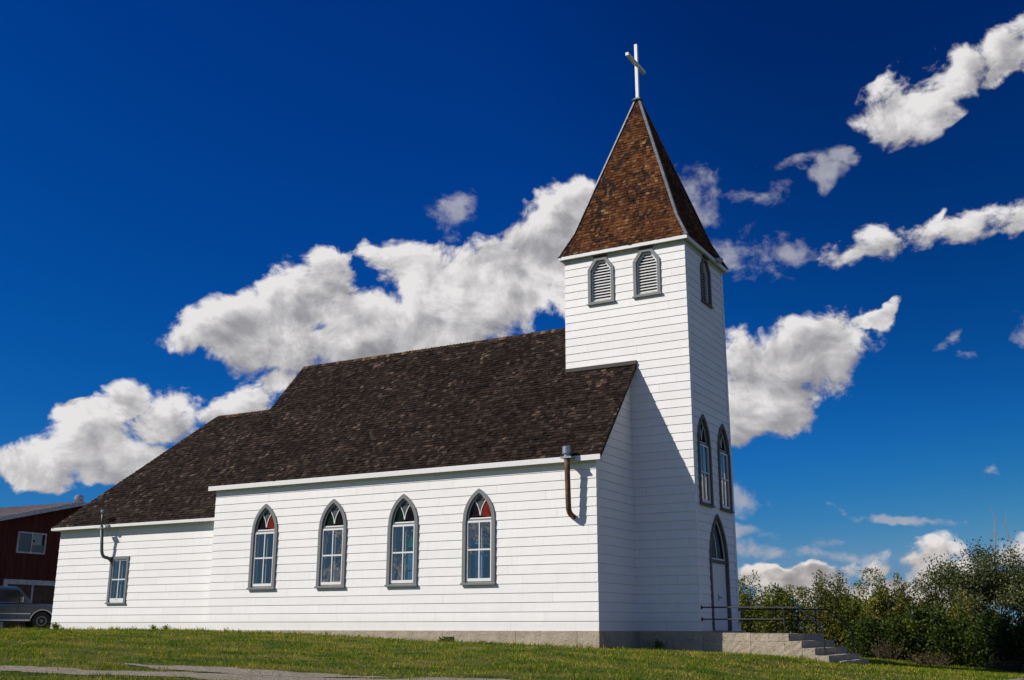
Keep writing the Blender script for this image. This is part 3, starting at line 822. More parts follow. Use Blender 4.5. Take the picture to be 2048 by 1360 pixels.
# roughened edges
bm = bmesh.new(); bm.from_mesh(o.data)
bmesh.ops.subdivide_edges(bm, edges=[e_ for e_ in bm.edges if e_.calc_length() > .25], cuts=10, use_grid_fill=True)
for v_ in bm.verts:
    h = math.sin(v_.co.x*23+v_.co.z*31)*math.sin(v_.co.y*17+v_.co.x*7)
    v_.co += Vector((h*.006, h*.006, h*.005))
bm.to_mesh(o.data); bm.free()

def railing(y, name, label, wallend):
    r = MB()
    rt = empty('handrail', (3.5, y, -.1), label, 'handrail', 'steel handrails of the church steps')
    r.tube([(T+.03 if wallend else 2.25,y,.655),(4.70,y,.630),(4.73,y,.622),(5.33,y,.09),(5.345,y,.06),(5.37,y,.0)],.021,10)
    o = r.build('top_rail', M['iron'], rt)
    if wallend:
        for zz in (.655, .325):
            b = MB(); b.tube([(T+.018,y,zz),(T+.04,y,zz),(T+.05,y,zz)],[.055,.055,.03],12); b.build('wall_bracket', M['iron'], rt)
    r = MB(); r.tube([(T+.03 if wallend else 3.11,y,.325),(4.33,y,.318)],.019,10); r.build('mid_rail', M['iron'], rt)
    for x, zb, zt in ((3.115,-.05,.63),(4.33,-.07,.62),(5.372,-.63,.02)):
        r = MB(); r.tube([(x,y,zb),(x,y,zt)],.019,10); r.tube([(x,y,zb),(x,y,zb+.012)],.04,10); r.build('post', M['iron'], rt)
railing(t0+.09, 'a', 'near steel handrail in the sun, fixed to the tower wall beside the door', True)
railing(6.12, 'b', 'far steel handrail in shade on the hedge side of the steps', True)

# ================================================================== GROUND
GX=[-60,-26,-14.5,-9.4,-4.8,-2.1,0,2,4.8,5.5,9,15,40,1e5]; GZ=[.02,-.01,-.02,-.14,-.32,-.385,-.46,-.50,-.62,-.74,-.95,-1.2,-1.8,-1.9]
def ss(a, b, x):
    t = np.clip((x-a)/(b-a), 0, 1); return t*t*(3-2*t)
def G(x, y):
    x = np.asarray(x, float); y = np.asarray(y, float)
    g = np.interp(x, GX, GZ); s1 = .036-.016*ss(-2,11,x); s2 = .03*ss(-6,-2,x)
    return g - s1*np.clip(-y-.3,0,30) - s2*np.clip(y,0,15) + .012*np.sin(x*1.3+y*.7)*np.sin(y*1.1-x*.4)

def lawn_field(t, pos):
    """(greenness ramp value) shared by soil and blades, in metres on the ground"""
    mp = t.node('ShaderNodeMapping', i={'Vector': pos, 'Scale': (.55,1.,0.)})
    a = t.noise(mp.outputs[0], .85, 5, .66)
    b = t.noise(mp.outputs[0], 3.1, 4, .6)
    return t.math('ADD', t.math('MULTIPLY', a, .62), t.math('MULTIPLY', b, .38))
gm, t, b, out = mat('lawn_soil')
pos = t.node('ShaderNodeNewGeometry').outputs['Position']; f_ = lawn_field(t, pos)
t.l.new(t.ramp(f_, [(.36,(.030,.050,.010)),(.5,(.065,.075,.014)),(.62,(.13,.11,.035))]), b.inputs['Base Color']); b.inputs['Roughness'].default_value = 1.; b.inputs['Specular IOR Level'].default_value = .1
xs_ = np.unique(np.concatenate([-np.geomspace(30,1500,18), np.arange(-30,20.1,.5), np.geomspace(20.5,1500,18)]))
ys_ = np.unique(np.concatenate([-np.geomspace(32,900,14), np.arange(-32,30.1,.5), np.geomspace(31,2500,18)]))
XX, YY = np.meshgrid(xs_, ys_); ZZ = G(XX, YY)
me = bpy.data.meshes.new('ground'); nx, ny = len(xs_), len(ys_)
fa = [[j*nx+i, j*nx+i+1, (j+1)*nx+i+1, (j+1)*nx+i] for j in range(ny-1) for i in range(nx-1)]
me.from_pydata(np.stack([XX.ravel(),YY.ravel(),ZZ.ravel()],1).tolist(), [], fa); me.materials.append(gm)
gr = bpy.data.objects.new('ground', me); COL.objects.link(gr); tag(gr, 'mown sloping lawn ground round the church', 'ground', kind='structure')

# gravel track: two strips that merge
gv, t, b, out = mat('grey_gravel')
pos = t.node('ShaderNodeNewGeometry').outputs['Position']
vo = t.node('ShaderNodeTexVoronoi', i={'Vector': pos, 'Scale': 30.}); n = t.noise(pos, 1.3, 6, .6); n2 = t.noise(pos, 60, 4, .7)
c = t.ramp(vo.outputs['Color'], [(.1,(.13,.105,.075)),(.5,(.27,.225,.165)),(.9,(.42,.365,.285))])
c = t.mix(t.ramp(n, [(.45,(0,0,0)),(.7,(.7,.7,.7))]), c, (.22,.18,.12))
t.l.new(c, b.inputs['Base Color']); b.inputs['Roughness'].default_value = .95
bp = t.node('ShaderNodeBump', i={'Strength': 1., 'Distance': .02, 'Height': t.math('ADD', vo.outputs['Distance'], n2)}); t.l.new(bp.outputs[0], b.inputs['Normal'])

def wig(x, s): return .10*math.sin(x*2.1+s)+.06*math.sin(x*5.3+s*2)+.03*math.sin(x*13+s)
# band A: long thin strip, band B: upper branch joining from the left
def up_y(x): return float(np.interp(x, [-12,-8.45,-6.9,-5.89,-4.56,-3.5,-2.6,-1.2,0,1.56,4.23,6.39,9.2,12], [-15.9,-14.17,-13.12,-12.55,-12.2,-12.0,-11.7,-11.3,-11.1,-10.5,-9.6,-8.0,-4.2,6.]))
def lo_y(x): return float(np.interp(x, [-12,-7.59,-6.19,-4.12,-2.12,-.9,1.31,4,7,10,14], [-16.6,-14.75,-13.75,-13.1,-12.6,-12.4,-12.3,-11.5,-9.2,-6.2,0.]))
def bu_y(x): return float(np.interp(x, [-6.1,-4.94,-3.45,-1.89,-.55,1.56,4.2], [-11.1,-10.8,-10.7,-10.6,-10.55,-10.4,-9.6]))
def bl_y(x): return float(np.interp(x, [-6.1,-4.41,-3.4,-2.4,-.55,4.2], [-11.12,-11.35,-11.6,-11.8,-11.2,-9.3]))
def strip(name, x0, x1, fu, fl, n=120, k=5, dz=.012):
    vs = []; fs = []
    for i in range(n+1):
        x = x0+(x1-x0)*i/n; a, b_ = fl(x)+wig(x,1.), fu(x)+wig(x,3.)
        if b_ < a: b_ = a+.01
        for j in range(k+1):
            y = a+(b_-a)*j/k; vs.append((x, y, float(G(x,y))+dz))
    for i in range(n):
        for j in range(k): fs.append([i*(k+1)+j, (i+1)*(k+1)+j, (i+1)*(k+1)+j+1, i*(k+1)+j+1])
    m_ = bpy.data.meshes.new(name); m_.from_pydata(vs, [], fs); m_.materials.append(gv)
    o = bpy.data.objects.new(name, m_); COL.objects.link(o); return o
tag(strip('gravel_path', -12, 13.5, up_y, lo_y, 220), 'pale gravel wheel track crossing the lawn in the foreground', 'path', kind='structure')
tag(strip('gravel_path', -6.1, 3.8, bu_y, bl_y, 120, dz=.016), 'upper branch of the gravel wheel track', 'path', kind='structure')
def on_path(x, y):
    a = (y < np.interp(x, [-12,-8.45,-6.9,-5.89,-4.56,-3.5,-2.6,-1.2,0,1.56,4.23,6.39,9.2,12], [-15.9,-14.17,-13.12,-12.55,-12.2,-12.0,-11.7,-11.3,-11.1,-10.5,-9.6,-8.0,-4.2,6.])+.10*np.sin(x*2.1+3)+.06*np.sin(x*5.3+6)) & \
        (y > np.interp(x, [-12,-7.59,-6.19,-4.12,-2.12,-.9,1.31,4,7,10,14], [-16.6,-14.75,-13.75,-13.1,-12.6,-12.4,-12.3,-11.5,-9.2,-6.2,0.])+.10*np.sin(x*2.1+1)+.06*np.sin(x*5.3+2)) & (x > -12)
    b_ = (x > -6.1) & (x < 3.8) & (y < np.interp(x, [-6.1,-4.94,-3.45,-1.89,-.55,1.56,4.2], [-11.1,-10.8,-10.7,-10.6,-10.55,-10.4,-9.6])+.05) & (y > np.interp(x, [-6.1,-4.41,-3.4,-2.4,-.55,4.2], [-11.12,-11.35,-11.6,-11.8,-11.2,-9.3]))
    return a | b_

# grass blades
def make_grass():
    n = 700000
    x = rng.uniform(-34, 15, n); y = rng.uniform(-21, 22, n)
    # keep what lies in a widened view wedge from the photographer's spot
    dx, dy = x-12.757, y+27.31; az = np.degrees(np.arctan2(dx, dy)); d = np.hypot(dx, dy)
    keep = (az > -60) & (az < 3) & (d > 9) & (rng.random(n) < np.clip(1.35-.022*d, .25, 1))
    inside = ((x > -L-.02) & (x < .06) & (y > -.05) & (y < W)) | ((x > -L-A) & (x < -L) & (y > ay) & (y < W)) | ((x > -.1) & (x < 2.1) & (y > t0-.05) & (y < t1)) | ((x > 2) & (x < 5.5) & (y > t0-.07) & (y < 6.3)) | ((x > 5.4)&(x < 5.75)&(y > t0+.3)&(y < 6.3))
    keep &= ~inside
    # land hidden behind the building needs none
    keep &= ~((y > .5) & (x < -.5) & (x > -21.5))
    op = on_path(x, y); keep &= ~(op & (rng.random(n) > .035+.45*np.clip(np.sin(x*4.1+2*np.sin(y*3.3))*np.sin(y*6.3+x)-.45,0,1)))
    x, y, d = x[keep], y[keep], d[keep]; n = len(x)
    # tufty height field
    tf = .5+.5*np.sin(x*1.7+2*np.sin(y*.9))*np.sin(y*2.3+1.5*np.sin(x*1.1))
    tf2 = .5+.5*np.sin(x*7.1+y*3.3)*np.sin(y*8.7-x*2.9)
    wall = ((y > -.45) & (y < .06) & (x < .3)) | ((x < -13.9) & (y > -.6) & (y < ay)) | ((x > -.1) & (x < 5.2) & (y > t0-.40) & (y < t0))
    tf3 = np.clip(np.sin(x*2.9+1.3*np.sin(y*2.1))*np.sin(y*3.7+1.7*np.sin(x*1.6))*1.6-.75, 0, 1)
    h = (.022+.020*tf+.014*tf2+.05*tf3)*rng.uniform(.6,1.5,n)
    h = np.where(wall, h*1.5+.075*rng.random(n)**3*(.4+1.2*np.clip(np.sin(x*2.3+np.sin(x*5.1)*1.4),0,1)), h)
    a = rng.uniform(0, 2*np.pi, n); w = rng.uniform(.006,.011,n)*(1+.035*np.clip(d-18,0,30))
    ln = rng.uniform(.1,.9,n)*h; la_ = rng.uniform(0, 2*np.pi, n)
    z = G(x, y)-.004
    bx, by = np.cos(a)*w, np.sin(a)*w
    v0 = np.stack([x-bx, y-by, z],1); v1 = np.stack([x+bx, y+by, z],1); v2 = np.stack([x+np.cos(la_)*ln, y+np.sin(la_)*ln, z+h],1)
    co = np.stack([v0,v1,v2],1).reshape(-1,3)
    m, t, b, out = mat('grass_blades'); t.n.remove(b)
    geo = t.node('ShaderNodeNewGeometry'); f_ = lawn_field(t, geo.outputs['Position'])
    s_ = t.math('ADD', f_, t.math('MULTIPLY', t.math('SUBTRACT', geo.outputs['Random Per Island'], .5), .22))
    c = t.ramp(s_, [(.32,(.028,.098,.006)),(.42,(.080,.170,.009)),(.49,(.165,.230,.014)),(.55,(.30,.285,.026)),(.64,(.48,.37,.085))])
    di = t.node('ShaderNodeBsdfDiffuse', i={'Color': c}); tl = t.node('ShaderNodeBsdfTranslucent', i={'Color': c})
    m1 = t.node('ShaderNodeMixShader', i={0: .35, 1: di.outputs[0], 2: tl.outputs[0]}); t.l.new(m1.outputs[0], out.inputs[0])
    o = fastmesh('grass', co, n, 3, m); tag(o, 'short mown lawn grass, patchy green and yellow', 'grass', kind='stuff')
make_grass()

# ================================================================== VEGETATION
def leaves(points, dirs, size, aspect=.5, droop=.3):
    """one quad leaf per point -> (N*4,3) array"""
    n = len(points); P_ = np.asarray(points); D = np.asarray(dirs) + rng.normal(0,.55,(n,3)); D[:,2] -= droop*rng.random(n)
    D /= np.linalg.norm(D, axis=1, keepdims=True)+1e-9
    S = np.cross(D, rng.normal(0,1,(n,3))); S /= np.linalg.norm(S, axis=1, keepdims=True)+1e-9
    s_ = size*rng.uniform(.6,1.35,(n,1))
    a = P_; b_ = P_+D*s_*.5+S*s_*aspect*.5; c = P_+D*s_; d = P_+D*s_*.5-S*s_*aspect*.5
    return np.stack([a,b_,c,d],1).reshape(-1,3)

LM = {
 'olive': leaf_mat('olive_green_leaves', [(.25,(.040,.062,.009)),(.45,(.125,.160,.018)),(.6,(.25,.26,.032)),(.75,(.36,.31,.055))]),
 'brown': leaf_mat('browning_olive_leaves', [(.25,(.040,.054,.010)),(.45,(.11,.125,.020)),(.6,(.22,.20,.036)),(.75,(.32,.24,.06))]),
 'deep': leaf_mat('deep_green_leaves', [(.25,(.016,.032,.005)),(.45,(.042,.070,.009)),(.6,(.085,.118,.015)),(.75,(.15,.17,.025))]),
 'yellow': leaf_mat('yellowing_leaves', [(.25,(.05,.06,.010)),(.45,(.13,.12,.015)),(.6,(.25,.19,.02)),(.75,(.34,.24,.03))]),
 'poplar': leaf_mat('grey_green_leaves', [(.25,(.030,.046,.014)),(.45,(.075,.095,.028)),(.6,(.15,.165,.055)),(.75,(.28,.27,.13))]),
 'dry': leaf_mat('dry_reddish_stems', [(.25,(.05,.036,.014)),(.5,(.13,.090,.035)),(.75,(.24,.17,.075))]),
}
M['bark'] = simple('grey_brown_bark', (.10,.08,.06), .9, nscale=30, var=.2)
M['bare'] = simple('pale_bare_twigs', (.34,.30,.27), .9, nscale=30, var=.15)

def back(x, y, k=1.17): return 12.757+(x-12.757)*k, -27.31+(y+27.31)*k
def shrub(x, y, h, w, lm, label, group, n=4200, leaf=.075, stems=26, up=.75, name='shrub', dep=None, spike=.25, base=.12):
    x, y = back(x, y); h *= 1.17; w *= 1.17; leaf *= 1.12; n = int(n*1.25)
    if dep: dep *= 1.17
    z = float(G(x, y)); root = empty(name, (x, y, z), label, 'shrub', group)
    st = MB(); pts = []; drs = []
    dep = dep or w
    for k in range(stems):
        a = random.uniform(0, 2*math.pi); r_ = math.sqrt(random.random())
        tx, ty = math.cos(a)*r_*w*.5, math.sin(a)*r_*dep*.5
        hh = h*(1-.32*r_*r_)*random.uniform(.72, 1.0+spike*.35)
        if k < 5: hh = h*random.uniform(.92, 1.0+spike*.5)
        p0 = Vector((x+tx*.35, y+ty*.35, z-.03)); p1 = Vector((x+tx*(1-up*.25), y+ty*(1-up*.25), z+hh*.55)); p2 = Vector((x+tx+random.gauss(0,.05)*h, y+ty+random.gauss(0,.04)*h, z+hh))
        st.tube([p0,p1,p2],[.016,.010,.003],5,caps=False)
        m_ = n//stems
        tt = np.power(rng.random(m_), .8)*(1-base)+base
        q = np.where(tt[:,None] < .55, np.array(p0)[None]*(1-tt[:,None]/.55)+np.array(p1)[None]*(tt[:,None]/.55), np.array(p1)[None]*(1-(tt[:,None]-.55)/.45)+np.array(p2)[None]*((tt[:,None]-.55)/.45))
        sp_ = (.20*(1-tt)**.6+.035)*w*.62
        # leaf clusters along the stem
        off = rng.normal(0,1,(m_,3))*sp_[:,None]*np.array([1,1,.6]); q = q+off
        q[:,2] = np.maximum(q[:,2], z+.03)
        pts.append(q); dd = off*1.5; dd[:,2] += .25; drs.append(dd/(np.linalg.norm(dd,axis=1,keepdims=True)+1e-6))
    P_ = np.concatenate(pts); D = np.concatenate(drs)
    fastmesh('foliage', leaves(P_, D, leaf), len(P_), 4, lm, parent=root)
    st.build('stem', M['bark'], root, recalc=False)
    return root

hg = 'row of upright olive shrubs behind the church steps'
#      x     y     h     w   mat    label
row = [(-.9,15.5,2.35,2.3,'olive','olive shrub tucked right behind the tower corner'),
       (.9,15.0,2.25,1.9,'olive','olive shrub above the middle of the handrail, left of a small gap'),
       (2.75,14.6,2.45,2.0,'brown','tall wispy olive shrub right of the small gap in the hedge'),
       (4.1,14.2,2.4,1.8,'olive','olive shrub above the end of the top handrail'),
       (5.3,13.9,2.3,1.7,'brown','brownish olive shrub behind the foot of the far handrail'),
       (6.35,13.5,2.0,1.5,'brown','feathery shrub left of the low dip in the hedge'),
       (7.2,13.6,1.8,1.4,'deep','lower green shrub in the dip of the hedge'),
       (7.55,12.6,1.85,1.2,'olive','pointed low shrub just left of the tall tree')]
for (x, y, h, w, m_, l) in row: shrub(x, y, h, w*1.15, LM[m_], l, hg, n=12000, leaf=.10, stems=44, spike=.55, dep=2.2)
shrub(8.0,11.6,2.15,1.3, LM['yellow'], 'shrub with yellowing autumn leaves under the tall tree', 'dense shrubs at the lawn edge', n=2600, leaf=.08, stems=20)
dg_ = 'dense shrubs at the lawn edge'
front = [(4.9,11.3,1.25,1.6,'deep','low dark shrub just beyond the bottom step'),
         (6.1,11.1,1.6,1.7,'deep','dark leafy shrub at the lawn edge right of the steps'),
         (7.4,10.9,1.6,1.7,'deep','rounded dark green shrub between the steps and the tall tree'),
         (8.7,10.7,1.7,1.9,'deep','dense green shrub in front of the tall tree'),
         (10.1,10.5,1.75,1.9,'deep','big dark green shrub at the right edge of the lawn'),
         (11.6,10.3,2.2,2.0,'deep','outermost dark shrub at the right end of the lawn edge')]
for (x, y, h, w, m_, l) in front: shrub(x, y, h, w, LM[m_], l, dg_, n=10000, leaf=.105, stems=36, spike=.15, base=.02)
# reddish dry weeds at the foot of the shrubs
for (x, y, h, w, l) in [(5.55,10.4,.50,1.1,'brownish dry weed clump at the foot of the shrubs near the steps'),(6.9,10.0,.30,1.6,'tawny dry weed clump in the middle of the lawn edge'),(9.3,9.7,.30,2.0,'brown dry weed clump under the tall tree side of the hedge')]:
    shrub(x, y, h, w, LM['dry'], l, 'dry weed clumps', n=900, leaf=.06, stems=60, name='weed_clump', spike=1.3, base=.02)

# the tall tree
def tree(x, y, h, label):
    x, y = back(x, y); h *= 1.17
    z = float(G(x, y)); root = empty('tree', (x, y, z), label, 'tree')
    tr = MB(); tips = []
    def grow(p, d, ln, r_, lvl):
        q = p + d*ln; mid = p + d*ln*.5 + Vector((random.gauss(0,.05),random.gauss(0,.05),0))*ln
        tr.tube([p,mid,q],[r_,r_*.8,r_*.6],6,caps=False)
        if lvl >= 3: tips.append((mid, d)); tips.append((q, d)); return
        if lvl >= 2: tips.append((q, d))
        for k in range(4 if lvl < 2 else 3):
            nd = (d + Vector((random.gauss(0,.62)+.12, random.gauss(0,.5), random.gauss(.05,.28)))).normalized()
            grow(p + d*ln*random.uniform(.55,1.), nd, ln*random.uniform(.55,.78), r_*.55, lvl+1)
    for k in range(5):
        a = 2*math.pi*k/5+.4
        grow(Vector((x,y,z-.05)), Vector((math.cos(a)*.42+.10, math.sin(a)*.3, 1)).normalized(), h*.36, .05, 0)
    P_ = []; D = []
    for p, d in tips:
        m_ = random.randint(55, 110); rr = random.uniform(.13,.28)
        off = rng.normal(0, rr, (m_,3)); P_.append(np.array(p)[None]+off); D.append(off/rr*.5+np.array([.6,0,.1]))
    P_ = np.concatenate(P_); D = np.concatenate(D)
    k = (P_[:,2] < z+h*1.12) & (P_[:,2] > z+.5); P_, D = P_[k], D[k]
    fastmesh('crown', leaves(P_, D, .095, .55, .4), len(P_), 4, LM['poplar'], parent=root)
    tr.build('trunk', M['bark'], root, recalc=False)
    b = MB()
    for (sx, hh) in ((.15,6.2),(.65,6.0),(.30,5.4)):
        p = Vector((x+sx,y,z+3.0)); pts = [p]; 
        for i in range(5): pts.append(pts[-1]+Vector((random.gauss(.03,.07),random.gauss(0,.05),(hh-3.0)/5)))
        b.tube(pts, [.034,.028,.022,.017,.012,.006], 5, caps=False)
        for i in (2,3,4):
            for s_ in (-1,1): b.tube([pts[i], pts[i]+Vector((s_*random.uniform(.1,.25),0,random.uniform(.2,.45)))],[.008,.002],4,caps=False)
    b.build('bare_branch', M['bare'], root, recalc=False)
tree(8.55, 13.4, 5.0, 'tallest leafy tree on the right with bare twigs sticking out of its top')
shrub(11.3,13.0,3.2,2.4, LM['poplar'], 'grey green shrub at the right edge behind the hedge', dg_, n=9000, leaf=.10, stems=34, spike=.3)

# small weeds along the church wall
def weed(x, y, h, w, label, n=260, nm='weed'):
    z = float(G(x, y)); root = empty(nm, (x,y,z), label, 'weed', 'weeds along the church wall')
    st = MB(); P_ = []; D = []
    for k in range(14):
        a = random.uniform(0,6.28); r_ = random.random()*w*.5; tip = Vector((x+math.cos(a)*r_, y-abs(math.sin(a))*r_*.5, z+h*random.uniform(.5,1.)))
        st.tube([(x+math.cos(a)*r_*.4,y,z-.01), tip],[.004,.002],4,caps=False)
        t_ = rng.random((n//14,1)); q = np.array([[x,y,z]])*(1-t_)+np.array(tip)[None]*t_ + rng.normal(0,.03,(n//14,3)); P_.append(q); D.append(rng.normal(0,.6,(n//14,3))+[0,0,.5])
    fastmesh('foliage', leaves(np.concatenate(P_), np.concatenate(D), .06), 1, 4, LM['olive'], parent=root); st.build('stem', M['bark'], root, recalc=False)
weed(-22.35, ay-.15, .24, .75, 'bushy weed at the outer corner of the rear wing', 520)
weed(-17.3, ay-.12, .16, .35, 'small weed against the middle of the rear wing wall', 160)
weed(-16.7, ay-.12, .20, .3, 'small weed against the rear wing near the joint with the nave', 180)
weed(.75, t0-.25, .28, .7, 'leafy weed in the shaded corner by the tower foundation', 420)
weed(-4.9, -.2, .10, .4, 'low weed by the foundation vent', 120)

# ================================================================== RED BUILDING
RX = -33.0
def red_mat():
    m, t, b, out = mat('dark_red_corrugated_siding')
    pos = t.node('ShaderNodeNewGeometry').outputs['Position']
    mp = t.node('ShaderNodeMapping', i={'Vector': pos, 'Scale': (3.,3.,.25)})
    n = t.noise(mp.outputs[0], 2., 6, .65)
    c = t.mix(t.ramp(n, [(.4,(0,0,0)),(.75,(1,1,1))]), (.060,.011,.009), (.11,.032,.020)); t.l.new(c, b.inputs['Base Color'])
    b.inputs['Roughness'].default_value = .75; b.inputs['Specular IOR Level'].default_value = .2
    return m
M['red'] = red_mat()
M['pinkroof'] = simple('faded_rose_roofing', (.36,.27,.25), .8, nscale=5, var=.14)
M['barn_w'] = simple('dirty_white_paint', (.52,.52,.54), .7, nscale=7, var=.2)
M['boarded'] = simple('brown_plank_door', (.10,.05,.032), .8, nscale=6, var=.25)
rb = empty('red_building', (RX,7.4,0), 'dark red corrugated two storey building with faded rose roof behind the truck', 'building')
yr0, yr1, yp, zp, ez = -1.2, 19.2, 9.0, 6.20, 3.60
w = MB(); 
# corrugated gable wall facing the church
ycur = yr0; step = .105; k = 0
def zr_(y): return zp-.06-abs(y-yp)*(zp-ez)/(yp-yr0)
pts = []
while ycur < yr1:
    for dy, dx in ((0,0),(.03,0),(.045,.018),(.09,.018)):
        y = min(ycur+dy, yr1); pts.append((y, dx))
    ycur += step
for (ya, xa), (yb, xb) in zip(pts[:-1], pts[1:]):
    w.face([(RX+xa,ya,-.3),(RX+xb,yb,-.3),(RX+xb,yb,zr_(yb)),(RX+xa,ya,zr_(ya))])
w.box((RX-14,yr0,-.3),(RX-.002,yr0+.1,ez-.02)); w.box((RX-14,yr1-.1,-.3),(RX-.002,yr1,ez-.02)); w.box((RX-14,yr0,-.3),(RX-13.9,yr1,ez-.02))
w.box((RX-.10,yr0,-.3),(RX-.004,yr1,ez-.05))
w.build('wall', M['red'], rb)
r_ = MB(); sl_ = (zp-ez)/(yp-yr0)
for s_ in (-1, 1):
    ye = yr0-.5 if s_ < 0 else yr1+.5; zee = zp-abs(ye-yp)*sl_
    r_.prism([(RX+.42,ye,zee),(RX+.42,yp,zp),(RX+.42,yp,zp-.09),(RX+.42,ye,zee-.09)],[(RX-14.5,ye,zee),(RX-14.5,yp,zp),(RX-14.5,yp,zp-.09),(RX-14.5,ye,zee-.09)])
    # standing seams
    xx = RX+.2
    while xx > RX-14.4:
        r_.bar((xx,ye,zee+.012),(xx,yp,zp+.012),.03,.03); xx -= .6
ro = r_.build('roof', M['pinkroof'], rb)
for s_ in (-1, 1):
    f = MB(); ye = yr0-.5 if s_ < 0 else yr1+.5; zee = zp-abs(ye-yp)*sl_
    f.prism([(RX+.425,ye,zee+.005),(RX+.425,yp,zp+.005),(RX+.425,yp,zp-.22),(RX+.425,ye,zee-.22)],[(RX+.46,ye,zee+.005),(RX+.46,yp,zp+.005),(RX+.46,yp,zp-.22),(RX+.46,ye,zee-.22)])
    f.build('rake_board', M['barn_w'], ro)
v = MB(); v.tube([(RX-.6,yp+.6,zp-.2),(RX-.6,yp+.6,zp+.15)],.13,14); v.tube([(RX-.6,yp+.6,zp+.10),(RX-.6,yp+.6,zp+.2),(RX-.6,yp+.6,zp+.34),(RX-.6,yp+.6,zp+.44),(RX-.6,yp+.6,zp+.47)],[.16,.25,.25,.14,.02],16)
v.build('roof_vent', M['galv'], ro)
v = MB(); v.box((RX-3.4,5.0,5.0),(RX-3.1,5.3,5.75)); v.tube([(RX-3.25,5.15,5.7),(RX-3.25,5.15,5.95)],.1,10); v.build('chimney', M['dark'], ro)
# upper window
def rwin(y0, y1, z0, z1):
    w = MB(); X = RX+.02
    w.ring([(X+.05,y0,z0),(X+.05,y1,z0),(X+.05,y1,z1),(X+.05,y0,z1)],[(X+.05,y0+.07,z0+.07),(X+.05,y1-.07,z0+.07),(X+.05,y1-.07,z1-.07),(X+.05,y0+.07,z1-.07)],
           [(X-.01,y0,z0),(X-.01,y1,z0),(X-.01,y1,z1),(X-.01,y0,z1)],[(X-.01,y0+.07,z0+.07),(X-.01,y1-.07,z0+.07),(X-.01,y1-.07,z1-.07),(X-.01,y0+.07,z1-.07)])
    w.box((X+.0,(y0+y1)/2-.03,z0+.07),(X+.045,(y0+y1)/2+.03,z1-.07))
    o = w.build('window', M['barn_w'], rb)
    g = MB(); g.box((X+.012,y0+.07,z0+.07),(X+.02,(y0+y1)/2-.03,z1-.07)); g.build('pane', simple('dusty_dark_glass', (.05,.065,.085), .2, spec=.6), o)
    g = MB(); g.box((X+.012,(y0+y1)/2+.03,z0+.07),(X+.02,y1-.07,z0+.42)); g.build('pane', simple('dusty_grey_glass', (.10,.12,.11), .25), o)
    g = MB(); g.box((X+.012,(y0+y1)/2+.03,z0+.42),(X+.022,y1-.22,z1-.07)); g.build('blind', simple('pale_blind', (.30,.34,.34), .7), o)
    g = MB(); g.box((X+.012,y1-.22,z0+.42),(X+.02,y1-.07,z1-.07)); g.tube([(X+.03,(y0+y1)/2+.11,z0+.60),(X+.05,(y0+y1)/2+.11,z0+.60)],.05,10); g.build('fan', M['dark'], o)
rwin(5.87, 7.44, 3.50, 4.50)
# big plank door with white surround
X = RX+.02
g = MB(); y0, y1, zt = 5.40, 8.85, 2.27
g.box((X,y0,-.2),(X+.07,y0+.22,zt)); g.box((X,y1-.55,-.2),(X+.07,y1,zt)); g.box((X,y0+.22,zt-.22),(X+.068,y1-.55,zt)); g.box((X+.001,6.93,-.2),(X+.066,7.02,zt-.22))
go = g.build('garage_door', M['barn_w'], rb)
g = MB()
for ya, yb in ((y0+.22,6.93),(7.02,y1-.55)):
    n = 7; wd = (yb-ya)/n
    for i in range(n): g.box((X+.002,ya+i*wd+.006,-.2),(X+.03,ya+(i+1)*wd-.006,zt-.22))
g.build('door_panel', M['boarded'], go)

